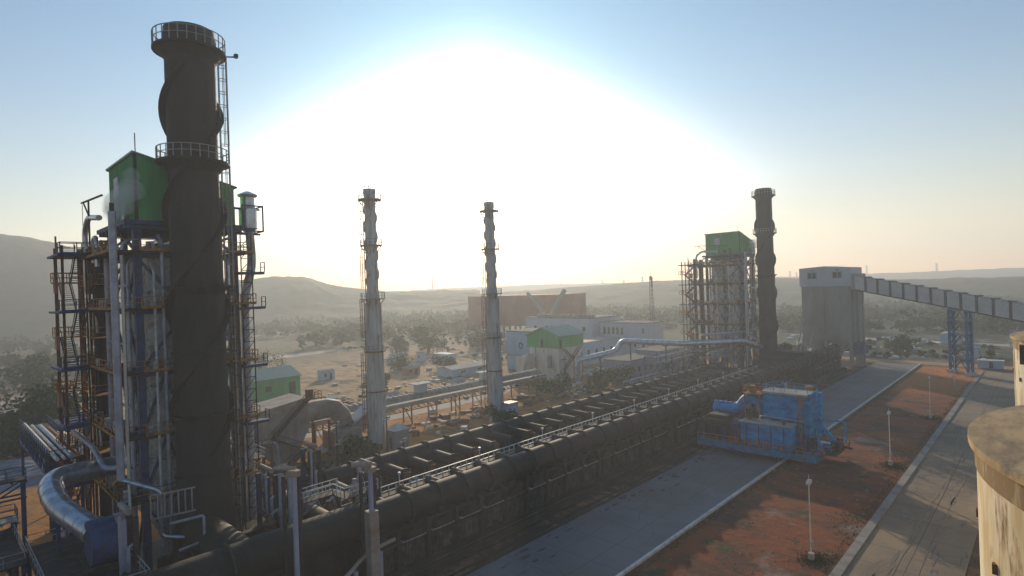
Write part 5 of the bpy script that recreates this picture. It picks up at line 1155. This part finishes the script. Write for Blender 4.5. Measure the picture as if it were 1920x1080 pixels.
# stones and spoil lumps on the red soil
rg = random.Random(5); mb = MB()
for _ in range(900):
    x = rg.uniform(40, 225); y = rg.uniform(18, 32.5); s = abs(rg.gauss(0, 0.10))+0.04
    P = [(x+s*math.cos(a+rg.uniform(-.3, .3)), y+s*math.sin(a)) for a in (0, 1.3, 2.5, 3.8, 5.0)]
    mb.add([(px_, py_, 0) for px_, py_ in P]+[(x, y, s*0.8)], [(0, 1, 5), (1, 2, 5), (2, 3, 5), (3, 4, 5), (4, 0, 5)])
o = mb.build('loose_stones', mat('stone', (0.26, 0.20, 0.16), 0.95)); tag(o, 'loose stones scattered over the red soil strip', 'stones', kind='stuff')
mb = MB(); n_ = 40
hv = []
for j in range(n_+1):
    for i in range(n_+1):
        u = i/n_*2-1; v = j/n_*2-1; e = max(0, 1-(u*u+v*v)); hv.append((u*24, v*11, -0.05+e*(2.2+1.6*noise.noise(Vector((u*4, v*3, 1)))+0.6*noise.noise(Vector((u*13, v*9, 4))))))
mb.add(hv, [(j*(n_+1)+i, j*(n_+1)+i+1, (j+1)*(n_+1)+i+1, (j+1)*(n_+1)+i) for j in range(n_) for i in range(n_)])
o = mb.build('spoil_heap', mat('coke_spoil', (0.24, 0.24, 0.27), 0.95, 0, (0.16, 0.16, 0.18), 0.4, bump=0.5)); o.location = (13, 134, 0); tag(o, 'broad low heap of grey spoil at the left edge below the broad tree', 'spoil heap')
t = thing('parked_truck', 'small red and white truck parked at the far left edge', 'truck', (5, 193, 0), 0.6)
mb = MB(); mb.box(0, 4.4, 0, 2.2, 0.9, 1.2); mb.box(0, 4.2, 0.1, 2.1, 1.2, 2.6); mb.build('load_bed', MT['sheet'], t); mb = MB(); mb.prism([(4.5, 0.7), (6.4, 0.7), (6.4, 1.7), (6.0, 2.6), (4.5, 2.6)], 'y', 0.1, 2.1); mb.build('cab', MT['brick'], t)
for x in (1, 5.4):
    for y in (0.1, 2.1): MB().tube([(x, y-0.15, 0.5), (x, y+0.15, 0.5)], 0.5, 14).build('wheel', MT['dark'], t)

# ------------------------------------------------------------------ masts and far chimneys
t = thing('lattice_mast', 'tall thin lattice mast standing left of the far boiler tower', 'mast', (261, 150.5, 0))
mb = MB()
for x, y in ((-1, -1), (1, -1), (0, 1.2)): mb.bar((x, y, 0), (x*0.5, y*0.5, 33.5), 0.2)
for k in range(16):
    z = k*2.1; f = 1-0.5*z/33.5; g = 1-0.5*(z+2.1)/33.5
    P = [(-f, -f), (f, -f), (0, 1.2*f)]; Q = [(-g, -g), (g, -g), (0, 1.2*g)]
    for a in range(3): mb.bar((*P[a], z), (*Q[(a+1) % 3], z+2.1), 0.1)
mb.build('lattice', MT['dark'], t)
mb = MB()
for dx, dz in ((0.9, 31), (-0.9, 31.4), (0.6, 28.5)): mb.box(dx-0.3, dx+0.3, -0.4, 0.2, dz, dz+2.2)
mb.bar((0, 0, 33), (0, 0, 36), 0.12); mb.build('antenna', MT['sheet'], t)
far = [(811, 1959, 76, 3.5, 'far tall chimney on the horizon, left of the right slim stack'), (1205, 1750, 52, 4.2, 'far stubby chimney just left of the lattice mast'), (1130, 1819, 47, 3.5, 'faint far chimney on the horizon above the white office block'), (1052, 1819, 45, 2.8, 'faint far mast on the horizon right of the rust-red hall'),
       (1288, 1750, 52, 3.5, 'faint far chimney close to the left of the far tower'), (1300, 2500, 52, 5, 'shorter faint chimney touching the left of the far tower'), (1482, 1680, 51, 3.5, 'faint far chimney right of the far dark stack, first'), (1494, 1680, 47, 3.5, 'faint far chimney just left of the coal tower'), (1626, 1610, 59, 2.8, 'faint far mast right of the coal tower'), (1757, 1610, 58, 3.5, 'faint far chimney above the conveyor'), (1170, 1889, 44, 4.2, 'faint far mast between two far chimneys'), (700, 850, 46, 0.8, 'thin antenna on the ridge behind the left slim stack')]
for px, Dp, ztop, r_, lb in far:
    a = AX+pix_az(px); dist = Dp/math.cos(pix_az(px)); t = thing('distant_chimney', lb, 'chimney', (dist*math.cos(a), dist*math.sin(a), 0), group='faint chimneys and masts on the horizon')
    MB().lathe([(r_, 0), (r_*0.7, ztop)], n=12).build('shaft', MT['greystack'], t); MB().lathe([(r_*0.85, ztop-3), (r_*0.85, ztop-1)], n=12).build('band', MT['brick'], t)

# ------------------------------------------------------------------ haze
mb = MB(); mb.box(-900, 2400, -900, 2400, -2.0, 150)
hz_ = mb.build('haze', MT['white']); hz_.data.materials.clear()
hm = bpy.data.materials.new('haze_air'); hm.use_nodes = True; t_ = hm.node_tree; t_.nodes.clear()
o_ = t_.nodes.new('ShaderNodeOutputMaterial'); pv = t_.nodes.new('ShaderNodeVolumePrincipled')
pv.inputs['Density'].default_value = 0.00070; pv.inputs['Color'].default_value = (0.87, 0.93, 0.98, 1); pv.inputs['Anisotropy'].default_value = 0.4
t_.links.new(pv.outputs[0], o_.inputs['Volume']); hz_.data.materials.append(hm)
tag(hz_, 'pale haze hanging in the air over the whole works', 'haze', kind='stuff')
